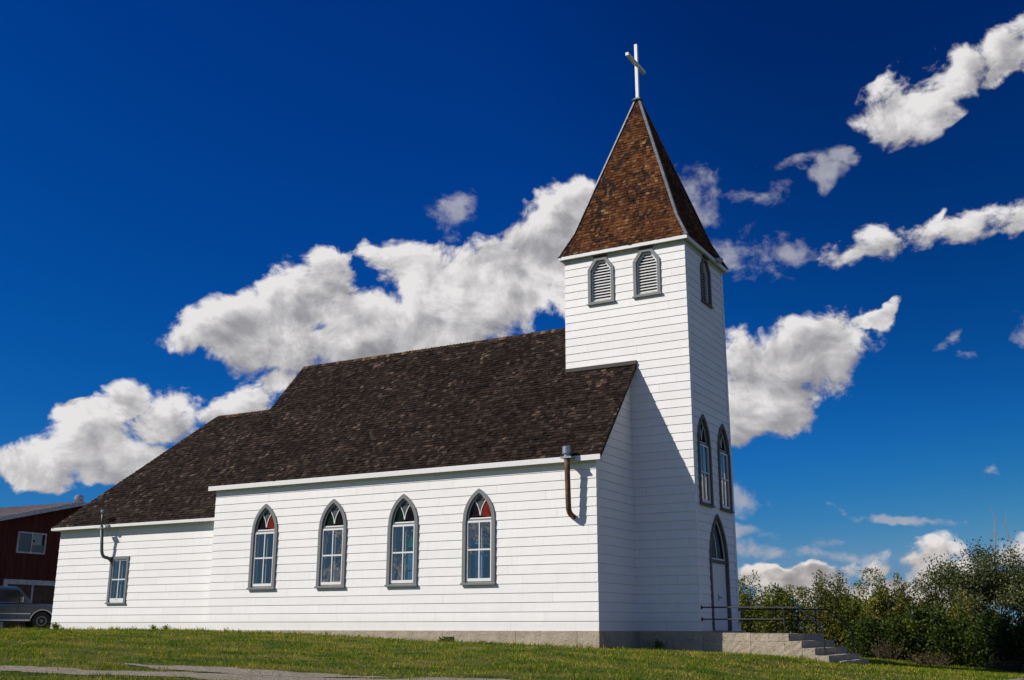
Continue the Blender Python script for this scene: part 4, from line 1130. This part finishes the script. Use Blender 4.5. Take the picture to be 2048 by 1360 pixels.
# ================================================================== TRUCK
def truck():
    root = empty('pickup_truck', (-27.5,2.0,-.02), 'old blue and silver two-tone truck parked by the red building', 'truck')
    paint_b = simple('faded_blue_paint', (.022,.060,.125), .4, coat=.25, nscale=3, var=.15)
    paint_s = simple('dull_silver_paint', (.065,.075,.085), .45, metal=.2, coat=.2, nscale=5, var=.15)
    chrome = simple('truck_chrome', (.33,.33,.34), .2, metal=.9, nscale=10, var=.05)
    rub = simple('black_tyre_rubber', (.02,.02,.02), .85); steel = simple('grey_wheel_rim', (.16,.16,.16), .5, metal=.5)
    gls = simple('dark_truck_glass', (.010,.012,.014), .12, spec=.35)
    hd = Vector((.47,.883,0)).normalized(); rt = Vector((hd.y,-hd.x,0))   # heading, and the side that faces the camera
    O = Vector((-27.02,3.15,-.03))                                        # ground under the near front wheel
    P = lambda a, s, z: O + hd*a + rt*(s) + Vector((0,0,z))               # a forward, s outward from near body side (0 = flank)
    Wd = 1.98
    ax = [0., -3.35]; ra = .44
    def bot(a, zl):
        z = zl
        for c in ax:
            if abs(a-c) < ra: z = max(z, .37+math.sqrt(ra*ra-(a-c)**2)*.98)
        return z
    def nose(a):   # plan taper at the ends
        return .0 if a < .55 else -.10*((a-.55)/.35)**2
    aa = sorted(set([round(-4.6+.05*i,3) for i in range(111)]))
    def band(mb, zl, zh, inset=0.):
        for a, b in zip(aa[:-1], aa[1:]):
            for s_, sg in ((0,1),(-Wd,-1)):
                z0, z1 = bot(a,zl), bot(b,zl)
                if z0 >= zh and z1 >= zh: continue
                z0, z1 = min(z0,zh), min(z1,zh)
                sa, sb = s_+sg*(nose(a)-inset), s_+sg*(nose(b)-inset)
                mb.face([P(a,sa,z0),P(b,sb,z1),P(b,sb,zh),P(a,sa,zh)])
    def hood(a): return 1.07 if a < -.75 else 1.07-.05*((a+.75)/1.65)**2
    b = MB(); band(b, .42, .66); band(b, .94, 1.04)
    a0, a1 = aa[0], aa[-1]
    for a_, b_ in zip(aa[:-1], aa[1:]):                                   # shoulder and top deck
        b.face([P(a_,nose(a_),1.04),P(b_,nose(b_),1.04),P(b_,-.09+nose(b_),hood(b_)),P(a_,-.09+nose(a_),hood(a_))])
        b.face([P(a_,-Wd-nose(a_),1.04),P(b_,-Wd-nose(b_),1.04),P(b_,-Wd+.09,hood(b_)),P(a_,-Wd+.09,hood(a_))])
        b.face([P(a_,-.09+nose(a_),hood(a_)),P(b_,-.09+nose(b_),hood(b_)),P(b_,-Wd/2,hood(b_)+.03),P(a_,-Wd/2,hood(a_)+.03)])
        b.face([P(a_,-Wd+.09,hood(a_)),P(b_,-Wd+.09,hood(b_)),P(b_,-Wd/2,hood(b_)+.03),P(a_,-Wd/2,hood(a_)+.03)])
    b.face([P(a1,nose(a1),.42),P(a1,-Wd-nose(a1),.42),P(a1,-Wd-nose(a1),1.0),P(a1,nose(a1),1.0)]); b.face([P(a0,0,.42),P(a0,-Wd,.42),P(a0,-Wd,1.05),P(a0,0,1.05)])
    # cab
    def cabpt(a, s, z): return P(a, s, z)
    base = [(-.40,-.05),(-.40,-Wd+.05),(-4.5,-Wd+.05),(-4.5,-.05)]; top_ = [(-1.02,-.20),(-1.02,-Wd+.20),(-4.3,-Wd+.20),(-4.3,-.20)]
    zb_, zt_ = 1.075, 1.70
    mids = [(-.94,-.17),(-.94,-Wd+.17),(-4.33,-Wd+.17),(-4.33,-.17)]
    lo = [P(a,s,zb_) for a,s in base]; up = [P(a,s,zt_) for a,s in mids]; rr = [P(a-.10 if i<2 else a+.06, s-.10 if i in (0,3) else s+.10, zt_+.075) for i,(a,s) in enumerate(top_)]
    b.poly(lo+up+rr, [(0,1,5,4),(1,2,6,5),(2,3,7,6),(3,0,4,7),(4,5,9,8),(5,6,10,9),(6,7,11,10),(7,4,8,11),(8,9,10,11)])
    body = b.build('body', paint_b, root, recalc=True)
    s = MB(); band(s, .67, .93, -.004); s.build('side_panel', paint_s, body)
    # windows laid in the cab side (flank plane), proud by a few mm
    def cs(a, k):   # point on near cab side, k 0..1 up
        return P(a, -.05+(-.12)*k+.012, zb_+(zt_-zb_)*k)
    g = MB()
    def af(k): return -.40+(-.54)*k
    g.poly([cs(af(.1)-.14,.1),cs(-2.02,.1),cs(-2.02,.88),cs(af(.88)-.14,.88)],[(0,1,2,3)]); g.build('window', gls, root, recalc=False)
    g = MB(); g.poly([cs(-2.16,.1),cs(-3.05,.1),cs(-3.05,.88),cs(-2.16,.88)],[(0,1,2,3)]); g.build('window', gls, root, recalc=False)
    g = MB(); g.poly([P(-.42,-.16,zb_+.04),P(-.42,-Wd+.16,zb_+.04),P(-.88,-Wd+.26,zt_-.06),P(-.88,-.26,zt_-.06)],[(0,1,2,3)])
    g.build('windshield', gls, root, recalc=False)
    # door shut lines, trims
    l = MB()
    for a in (-.95,-2.09,-3.12): l.box
    for a in (-.98,-2.09,-3.12): l.prism([P(a,.005,.46),P(a+.014,.005,.46),P(a+.014,.009,.46),P(a,.009,.46)],[P(a,.005,1.03),P(a+.014,.005,1.03),P(a+.014,.009,1.03),P(a,.009,1.03)])
    l.build('shut_line', M['dark'], body)
    t_ = MB(); t_.bar(P(-2.9,.010,.665),P(-.46,.010,.665),.02,.035); t_.bar(P(-2.88,.012,.40),P(-.47,.012,.40),.04,.06); t_.bar(P(.46,.0,.66),P(.6,.0,.66),.02,.03)
    for k in range(14):
        a, b_ = math.pi*k/14, math.pi*(k+1)/14
        t_.bar(P(math.cos(a)*.455,.008,.37+math.sin(a)*.455), P(math.cos(b_)*.455,.008,.37+math.sin(b_)*.455), .02, .03)
    t_.build('chrome_trim', chrome, body)
    h = MB(); h.bar(P(-1.86,.03,.97),P(-1.68,.03,.985),.03,.035); h.build('door_handle', chrome, root)
    h = MB(); h.bar(P(-2.95,.03,.97),P(-2.78,.03,.985),.03,.035); h.build('door_handle', chrome, root)
    m_ = MB(); m_.tube([P(-.92,.0,1.09),P(-.88,.14,1.17)],.012,6); m_.box(P(-.90,.06,1.12), P(-.90,.06,1.12)+hd*.05+rt*.16+Vector((0,0,.22))); m_.build('mirror', chrome, root)
    for c in ax:
        for s_, nm in ((-.02,1),(-Wd+.24,1)):
            w = MB(); w.tube([P(c,s_-.24,.37),P(c,s_-.225,.37),P(c,s_-.02,.37),P(c,s_,.37)],[.33,.37,.37,.335],28); wo = w.build('wheel', rub, root)
            w = MB(); w.tube([P(c,s_-.01,.37),P(c,s_+.006,.37)],[.21,.205],24); w.tube([P(c,s_+.0,.37),P(c,s_+.03,.37)],[.085,.07],14); w.build('rim', steel, wo)
            w = MB(); w.tube([P(c,s_+.004,.37),P(c,s_+.009,.37)],[.15,.15],20); w.build('hub_recess', M['dark'], wo)
    u = MB(); u.box(P(-4.4,-.3,.3), P(-4.4,-.3,.3)+Vector((.01,.01,.01)))
    pr = [P(.45,-.35,.34),P(.45,-Wd+.35,.34),P(-4.4,-Wd+.35,.34),P(-4.4,-.35,.34)]; u.prism(pr, [p_+Vector((0,0,.35)) for p_ in pr]); u.build('chassis', M['dark'], root)
    bp_ = MB(); q = [P(.92,.0,.42),P(.92,-Wd,.42),P(1.02,-Wd+.1,.42),P(1.02,-.1,.42)]; bp_.prism(q,[p_+Vector((0,0,.18)) for p_ in q]); bp_.build('bumper', chrome, root)
    for s_ in (-.30,-Wd+.30):
        hl = MB(); hl.tube([P(.885,s_,.82),P(.93,s_,.82)],.10,14); hl.build('headlight', chrome, root)
truck()

# ================================================================== SKY
SUN_EL = math.atan2(KZ, math.hypot(KX, 1)); SUN_AZ = math.atan2(-KX, -1.)
world = bpy.data.worlds.new('World'); scene.world = world; world.use_nodes = True
t = NT(world.node_tree); t.n.clear()
CL = [(-45.62,15.07,1.8,1.24,19.2,'A'), (-43.32,15.76,2.9,1.83,23.2,'A'), (-41.26,16.93,2.41,2.11,28.7,'A'), (-40.1,18.05,1.91,1.63,19.2,'A'), (-37.94,15.78,4.09,1.99,7.0,'A'), (-41.13,14.7,4.0,1.0,7.9,'A'), (-35.28,18.66,2.66,1.73,6.3,'A'), (-32.18,17.81,4.21,2.14,0.9,'A'), (-33.82,15.91,4.71,2.0,5.9,'A'), (-29.09,18.36,2.54,2.0,179.9,'A'), (-26.8,21.8,2.13,1.8,9.6,'A'), (-25.65,22.57,1.7,1.32,11.9,'A'), (-27.68,19.42,2.4,2.13,179.1,'A'), (-26.0,18.34,1.68,1.6,178.0,'A'), (-36.8,14.49,5.17,0.96,9.6,'A'), (-54.12,7.93,2.44,1.12,14.3,'B'), (-51.23,8.84,2.79,1.54,19.4,'B'), (-50.15,11.16,1.16,1.1,49.3,'B'), (-47.74,10.06,2.33,1.58,13.0,'B'), (-48.33,8.38,3.62,1.21,7.9,'B'), (-52.1,10.39,1.28,0.59,20.4,'B'), (-50.05,7.55,1.42,0.69,2.1,'B'), (-43.31,11.71,2.32,0.94,14.9,'B'), (-41.67,12.58,1.44,0.79,27.5,'B'), (-45.54,10.69,1.76,0.9,13.0,'B'), (-57.76,7.44,2.51,1.17,3.2,'B'), (-18.83,22.92,1.67,1.5,164.1,'C'), (-18.48,21.47,1.11,0.78,175.5,'C'), (-16.1,22.2,1.58,0.77,4.1,'C'), (-13.27,23.73,1.4,0.3,173.9,'C'), (-11.96,23.33,0.92,0.58,35.6,'C'), (-10.84,24.08,0.66,0.42,34.8,'C'), (-12.42,22.62,0.66,0.29,85.6,'C'), (-16.83,19.27,2.7,1.09,0.7,'C'), (-14.56,19.05,1.38,0.52,0.1,'C'), (-7.76,26.0,1.98,1.37,1.5,'D'), (-5.24,26.78,2.66,1.22,17.7,'D'), (-2.63,27.7,2.22,1.24,13.5,'D'), (-0.6,27.61,1.84,1.39,0.4,'D'), (-2.92,26.47,1.39,0.63,22.9,'D'), (-10.26,18.96,2.28,0.66,8.8,'E'), (-8.96,19.32,1.75,0.91,3.0,'E'), (-7.2,19.41,1.95,0.8,12.9,'E'), (-4.77,19.4,2.13,0.93,4.0,'E'), (-2.71,19.82,1.38,0.87,11.7,'E'), (-5.87,20.3,0.62,0.35,38.2,'E'), (-13.99,14.13,2.84,1.7,11.6,'F'), (-16.16,12.69,2.49,2.2,28.3,'F'), (-12.42,14.54,2.17,1.54,16.5,'F'), (-15.17,11.86,3.37,1.7,22.4,'F'), (-17.3,10.92,1.57,1.45,30.5,'F'), (-16.62,13.76,1.84,1.46,7.5,'F'), (-9.8,15.65,1.37,0.35,23.3,'F'), (-3.38,14.31,1.15,0.66,26.9,'H'), (-6.43,14.03,0.81,0.29,23.8,'H'), (-6.18,13.06,0.47,0.2,174.8,'H'), (-5.16,7.49,0.4,0.22,178.0,'H'), (-47.72,14.24,0.9,0.33,179.4,'H'), (-32.75,21.65,1.37,1.27,2.3,'H'), (-17.16,6.51,1.52,0.77,169.1,'I'), (-16.43,3.84,2.98,0.43,174.2,'I'), (-12.51,3.6,2.16,0.35,177.0,'I'), (-13.4,4.66,1.25,0.39,24.0,'I'), (-9.74,5.43,3.5,0.25,167.6,'I'), (-17.12,4.86,1.26,0.3,179.2,'I'), (-16.99,2.72,1.05,0.5,0.3,'J'), (-15.51,2.51,1.23,0.35,179.7,'J'), (-14.28,2.69,1.12,0.44,0.0,'J'), (-11.38,2.78,2.02,0.82,5.1,'J'), (-8.44,3.09,1.99,1.08,16.4,'J'), (-7.06,2.24,2.9,1.13,0.1,'J'), (-4.54,3.13,1.51,0.98,2.3,'J'), (-11.46,1.81,5.65,0.82,179.6,'J')]
tc = t.node('ShaderNodeTexCoord').outputs['Generated']
nd = t.node('ShaderNodeVectorMath', operation='NORMALIZE', i={0: tc}).outputs[0]
# --- where the cloud masses sit (azimuth / elevation in degrees), edges bent by noise
nz = t.node('ShaderNodeTexNoise', i={'Vector': nd, 'Scale': 10., 'Detail': 4., 'Roughness': .6})
off = t.node('ShaderNodeVectorMath', operation='SUBTRACT', i={0: nz.outputs['Color'], 1: (.5,.5,.5)})
wn_ = t.node('ShaderNodeVectorMath', operation='MULTIPLY_ADD', i={0: off.outputs[0], 1: (.07,.07,.07), 2: nd})
s3 = t.node('ShaderNodeSeparateXYZ', i={0: wn_.outputs[0]})
az = t.math('MULTIPLY', t.math('ARCTAN2', s3.outputs[0], s3.outputs[1]), 57.29578); el = t.math('MULTIPLY', t.math('ARCSINE', s3.outputs[2]), 57.29578)
ae = t.node('ShaderNodeCombineXYZ', i={0: az, 1: el}).outputs[0]
acc = {'D': None, 'W': None}; num = den = None
wt = dict(A=1.75,B=1.6,C=1.0,D=1.35,E=1.15,F=1.65,H=.85,I=1.0,J=1.5)
for (a_, e_, ra_, rb_, an_, k_) in CL:
    key = 'W' if k_ in 'CHI' else 'D'
    mp = t.node('ShaderNodeMapping', vector_type='TEXTURE'); t.l.new(ae, mp.inputs[0])
    mp.inputs['Location'].default_value = (a_, e_, 0); mp.inputs['Rotation'].default_value = (0,0,R(an_)); mp.inputs['Scale'].default_value = (ra_*1.5, rb_*1.5, 1)
    gr_ = t.node('ShaderNodeTexGradient', gradient_type='SPHERICAL'); t.l.new(mp.outputs[0], gr_.inputs[0])
    v = t.math('MULTIPLY', gr_.outputs['Fac'], wt[k_])
    if key == 'D' and ra_*rb_ > 1.2:
        ly = t.node('ShaderNodeSeparateXYZ', i={0: mp.outputs[0]}).outputs[1]
        num = t.math('MULTIPLY', v, ly) if num is None else t.math('MULTIPLY_ADD', v, ly, num)
        den = v if den is None else t.math('ADD', den, v)
    acc[key] = v if acc[key] is None else t.math('MAXIMUM', acc[key], v) if key == 'W' else t.math('SMOOTH_MAX', acc[key], v, .15)
acc['D'] = t.math('MAXIMUM', t.math('SUBTRACT', acc['D'], .14), 0.)
# scattered clouds over the rest of the sky, well away from the photographed part
far = t.math('SUBTRACT', 1., t.math('MULTIPLY', t.math('ABSOLUTE', t.math('ADD', az, 28.)), 1/36.), clamp=True)
farm = t.math('SUBTRACT', 1., t.math('MULTIPLY', far, 6.), clamp=True)
bn = t.noise(t.node('ShaderNodeMapping', i={'Vector': nd, 'Scale': (1.,1.,2.2)}).outputs[0], 4.2, 3, .5)
acc['D'] = t.math('MAXIMUM', acc['D'], t.math('MULTIPLY', t.math('MULTIPLY', t.math('SUBTRACT', bn, .52), 7., clamp=True), farm))
# --- billowy detail
grp = bpy.data.node_groups.new('cloud_detail', 'ShaderNodeTree')
grp.interface.new_socket('Vector', in_out='INPUT', socket_type='NodeSocketVector')
for nm in ('Puff', 'Wisp'): grp.interface.new_socket(nm, in_out='OUTPUT', socket_type='NodeSocketFloat')
g = NT(grp); gi = g.node('NodeGroupInput'); go_ = g.node('NodeGroupOutput')
mp = g.node('ShaderNodeMapping', i={'Vector': gi.outputs[0], 'Scale': (1.,1.,1.25)})
fr0 = g.noise(mp.outputs[0], 17., 8, .63, .35)
wv = g.node('ShaderNodeVectorMath', operation='MULTIPLY_ADD', i={0: g.node('ShaderNodeTexNoise', i={'Vector': mp.outputs[0], 'Scale': 30., 'Detail': 3.}).outputs['Color'], 1: (.035,.035,.035), 2: mp.outputs[0]})
def puff(sc):
    v = g.node('ShaderNodeTexVoronoi', feature='F1', i={'Vector': wv.outputs[0], 'Scale': sc})
    return g.math('SUBTRACT', .5, v.outputs['Distance'])
pf_ = g.math('ADD', g.math('MULTIPLY', puff(20.), .45), g.math('MULTIPLY', puff(50.), .26))
g.l.new(g.math('ADD', g.math('MULTIPLY', g.math('SUBTRACT', fr0, .5), 3.1), pf_), go_.inputs[0])
g.l.new(g.math('MULTIPLY', g.math('SUBTRACT', g.noise(mp.outputs[0], 24., 8, .64, .25), .5), 3.6), go_.inputs[1])
g1 = t.node('ShaderNodeGroup', node_tree=grp); t.l.new(nd, g1.inputs[0])
shift = t.node('ShaderNodeVectorMath', operation='ADD', i={0: nd, 1: (-.010,-.006,.012)})
g2 = t.node('ShaderNodeGroup', node_tree=grp); t.l.new(shift.outputs[0], g2.inputs[0])
D1 = t.math('MINIMUM', t.math('ADD', g1.outputs[0], t.math('SUBTRACT', acc['D'], .22)), t.math('MULTIPLY', acc['D'], 3.))
D2 = t.math('MINIMUM', t.math('ADD', g1.outputs[1], t.math('SUBTRACT', acc['W'], .22)), t.math('MULTIPLY', acc['W'], 2.))
sky = t.node('ShaderNodeTexSky', sky_type='NISHITA', sun_disc=False, sun_elevation=SUN_EL, sun_rotation=SUN_AZ, altitude=900., air_density=1.0, dust_density=.6, ozone_density=2.)
sc_ = t.node('ShaderNodeSeparateColor', i={0: sky.outputs[0]})
def chan(sock, gain, p): return t.math('MULTIPLY', t.math('POWER', t.math('MAXIMUM', sock, 1e-4), p), gain)
red_ = t.math('MINIMUM', t.math('MULTIPLY', t.math('POWER', t.math('MULTIPLY', sc_.outputs[0], 1/4.5), 4.), .80), 1.2)
skyc = t.node('ShaderNodeCombineColor', i={0: red_, 1: t.math('MINIMUM', chan(sc_.outputs[1], .55/10**.5, 1.47), 2.7), 2: t.math('MINIMUM', t.math('MULTIPLY', sc_.outputs[2], .76), 4.5)}).outputs[0]
# vignette at the upper right, painted into the sky colour
pd = t.node('ShaderNodeVectorMath', operation='DOT_PRODUCT', i={0: nd, 1: (0., math.cos(R(32)), math.sin(R(32)))}).outputs['Value']
pf = t.node('ShaderNodeMapRange', interpolation_type='SMOOTHSTEP', i={0: pd, 1: .88, 2: 1., 3: 1., 4: .60}).outputs[0]
skyc = t.node('ShaderNodeVectorMath', operation='SCALE', i={0: skyc, 'Scale': pf}).outputs[0]
al1 = t.node('ShaderNodeMapRange', interpolation_type='SMOOTHSTEP', i={0: D1, 1: .0, 2: .52}).outputs[0]
al2 = t.math('MULTIPLY', t.node('ShaderNodeMapRange', interpolation_type='SMOOTHSTEP', i={0: D2, 1: .0, 2: .95}).outputs[0], .72)
se = t.node('ShaderNodeSeparateXYZ', i={0: nd}).outputs[2]
dl = t.math('MULTIPLY', t.math('SUBTRACT', g1.outputs[0], g2.outputs[0]), .72)
thick = t.node('ShaderNodeMapRange', interpolation_type='SMOOTHSTEP', i={0: D1, 1: .35, 2: 1.7, 3: .20, 4: -.10}).outputs[0]
broad = t.math('MULTIPLY', t.math('SUBTRACT', t.noise(t.node('ShaderNodeMapping', i={'Vector': nd, 'Scale': (1.,1.,1.8), 'Rotation': (0.,.5,.3)}).outputs[0], 9., 4, .55), .5), 1.0)
under = t.math('MULTIPLY', t.math('DIVIDE', num, t.math('ADD', den, .12)), .75)
lit = t.math('ADD', t.math('ADD', dl, t.math('ADD', under, t.math('ADD', thick, broad))), .57, clamp=True)
cc = t.ramp(lit, [(.0,(2.5,2.5,2.75)),(.35,(3.5,3.45,3.7)),(.65,(5.3,5.2,5.3)),(1.,(7.9,7.7,7.7))])
warm = t.math('SUBTRACT', 1., t.math('MULTIPLY', se, 9.), clamp=True)
cc = t.mix(t.math('MULTIPLY', warm, .75), cc, t.mix(1., cc, (1.0,.90,.80), 'MULTIPLY'))
c2 = t.ramp(t.math('ADD', t.math('MULTIPLY', t.math('SUBTRACT', g1.outputs[1], g2.outputs[1]), .4), .55, clamp=True), [(0,(2.6,2.8,3.6)),(1,(5.2,5.2,5.6))])
fin = t.mix(al2, skyc, c2); fin = t.mix(al1, fin, cc)
bg = t.node('ShaderNodeBackground', i={'Color': fin, 'Strength': .100}); ow = t.node('ShaderNodeOutputWorld'); t.l.new(bg.outputs[0], ow.inputs[0])
world.cycles.sampling_method = 'MANUAL'; world.cycles.sample_map_resolution = 512

sun = bpy.data.lights.new('Sun', 'SUN'); sun.energy = 4.7; sun.angle = R(.53); sun.color = (1.0,.95,.885)
so = bpy.data.objects.new('Sun', sun); COL.objects.link(so)
so.rotation_euler = Vector((-KX,-1,KZ)).to_track_quat('Z','Y').to_euler()

# ================================================================== CAMERA
cam = bpy.data.cameras.new('Camera'); co = bpy.data.objects.new('Camera', cam); COL.objects.link(co)
yaw, pitch, roll, fpx = -.5155, .2644, .0018, 2139.4
fw = Vector((math.sin(yaw)*math.cos(pitch), math.cos(yaw)*math.cos(pitch), math.sin(pitch))); rgt = Vector((math.cos(yaw), -math.sin(yaw), 0)); up = rgt.cross(fw)
r2 = rgt*math.cos(roll)+up*math.sin(roll); u2 = -rgt*math.sin(roll)+up*math.cos(roll)
mt = Matrix((( r2.x, u2.x, -fw.x, 12.757),( r2.y, u2.y, -fw.y, -27.31),( r2.z, u2.z, -fw.z, .0304),(0,0,0,1)))
co.matrix_world = mt
cam.sensor_width = 36; cam.sensor_fit = 'HORIZONTAL'; cam.lens = 36*fpx/2048; cam.clip_start = .1; cam.clip_end = 6000
scene.camera = co
scene.view_settings.view_transform = 'Standard'; scene.view_settings.look = 'None'; scene.view_settings.exposure = 0.0; scene.view_settings.gamma = 1
scene.cycles.max_bounces = 6; scene.cycles.transparent_max_bounces = 12
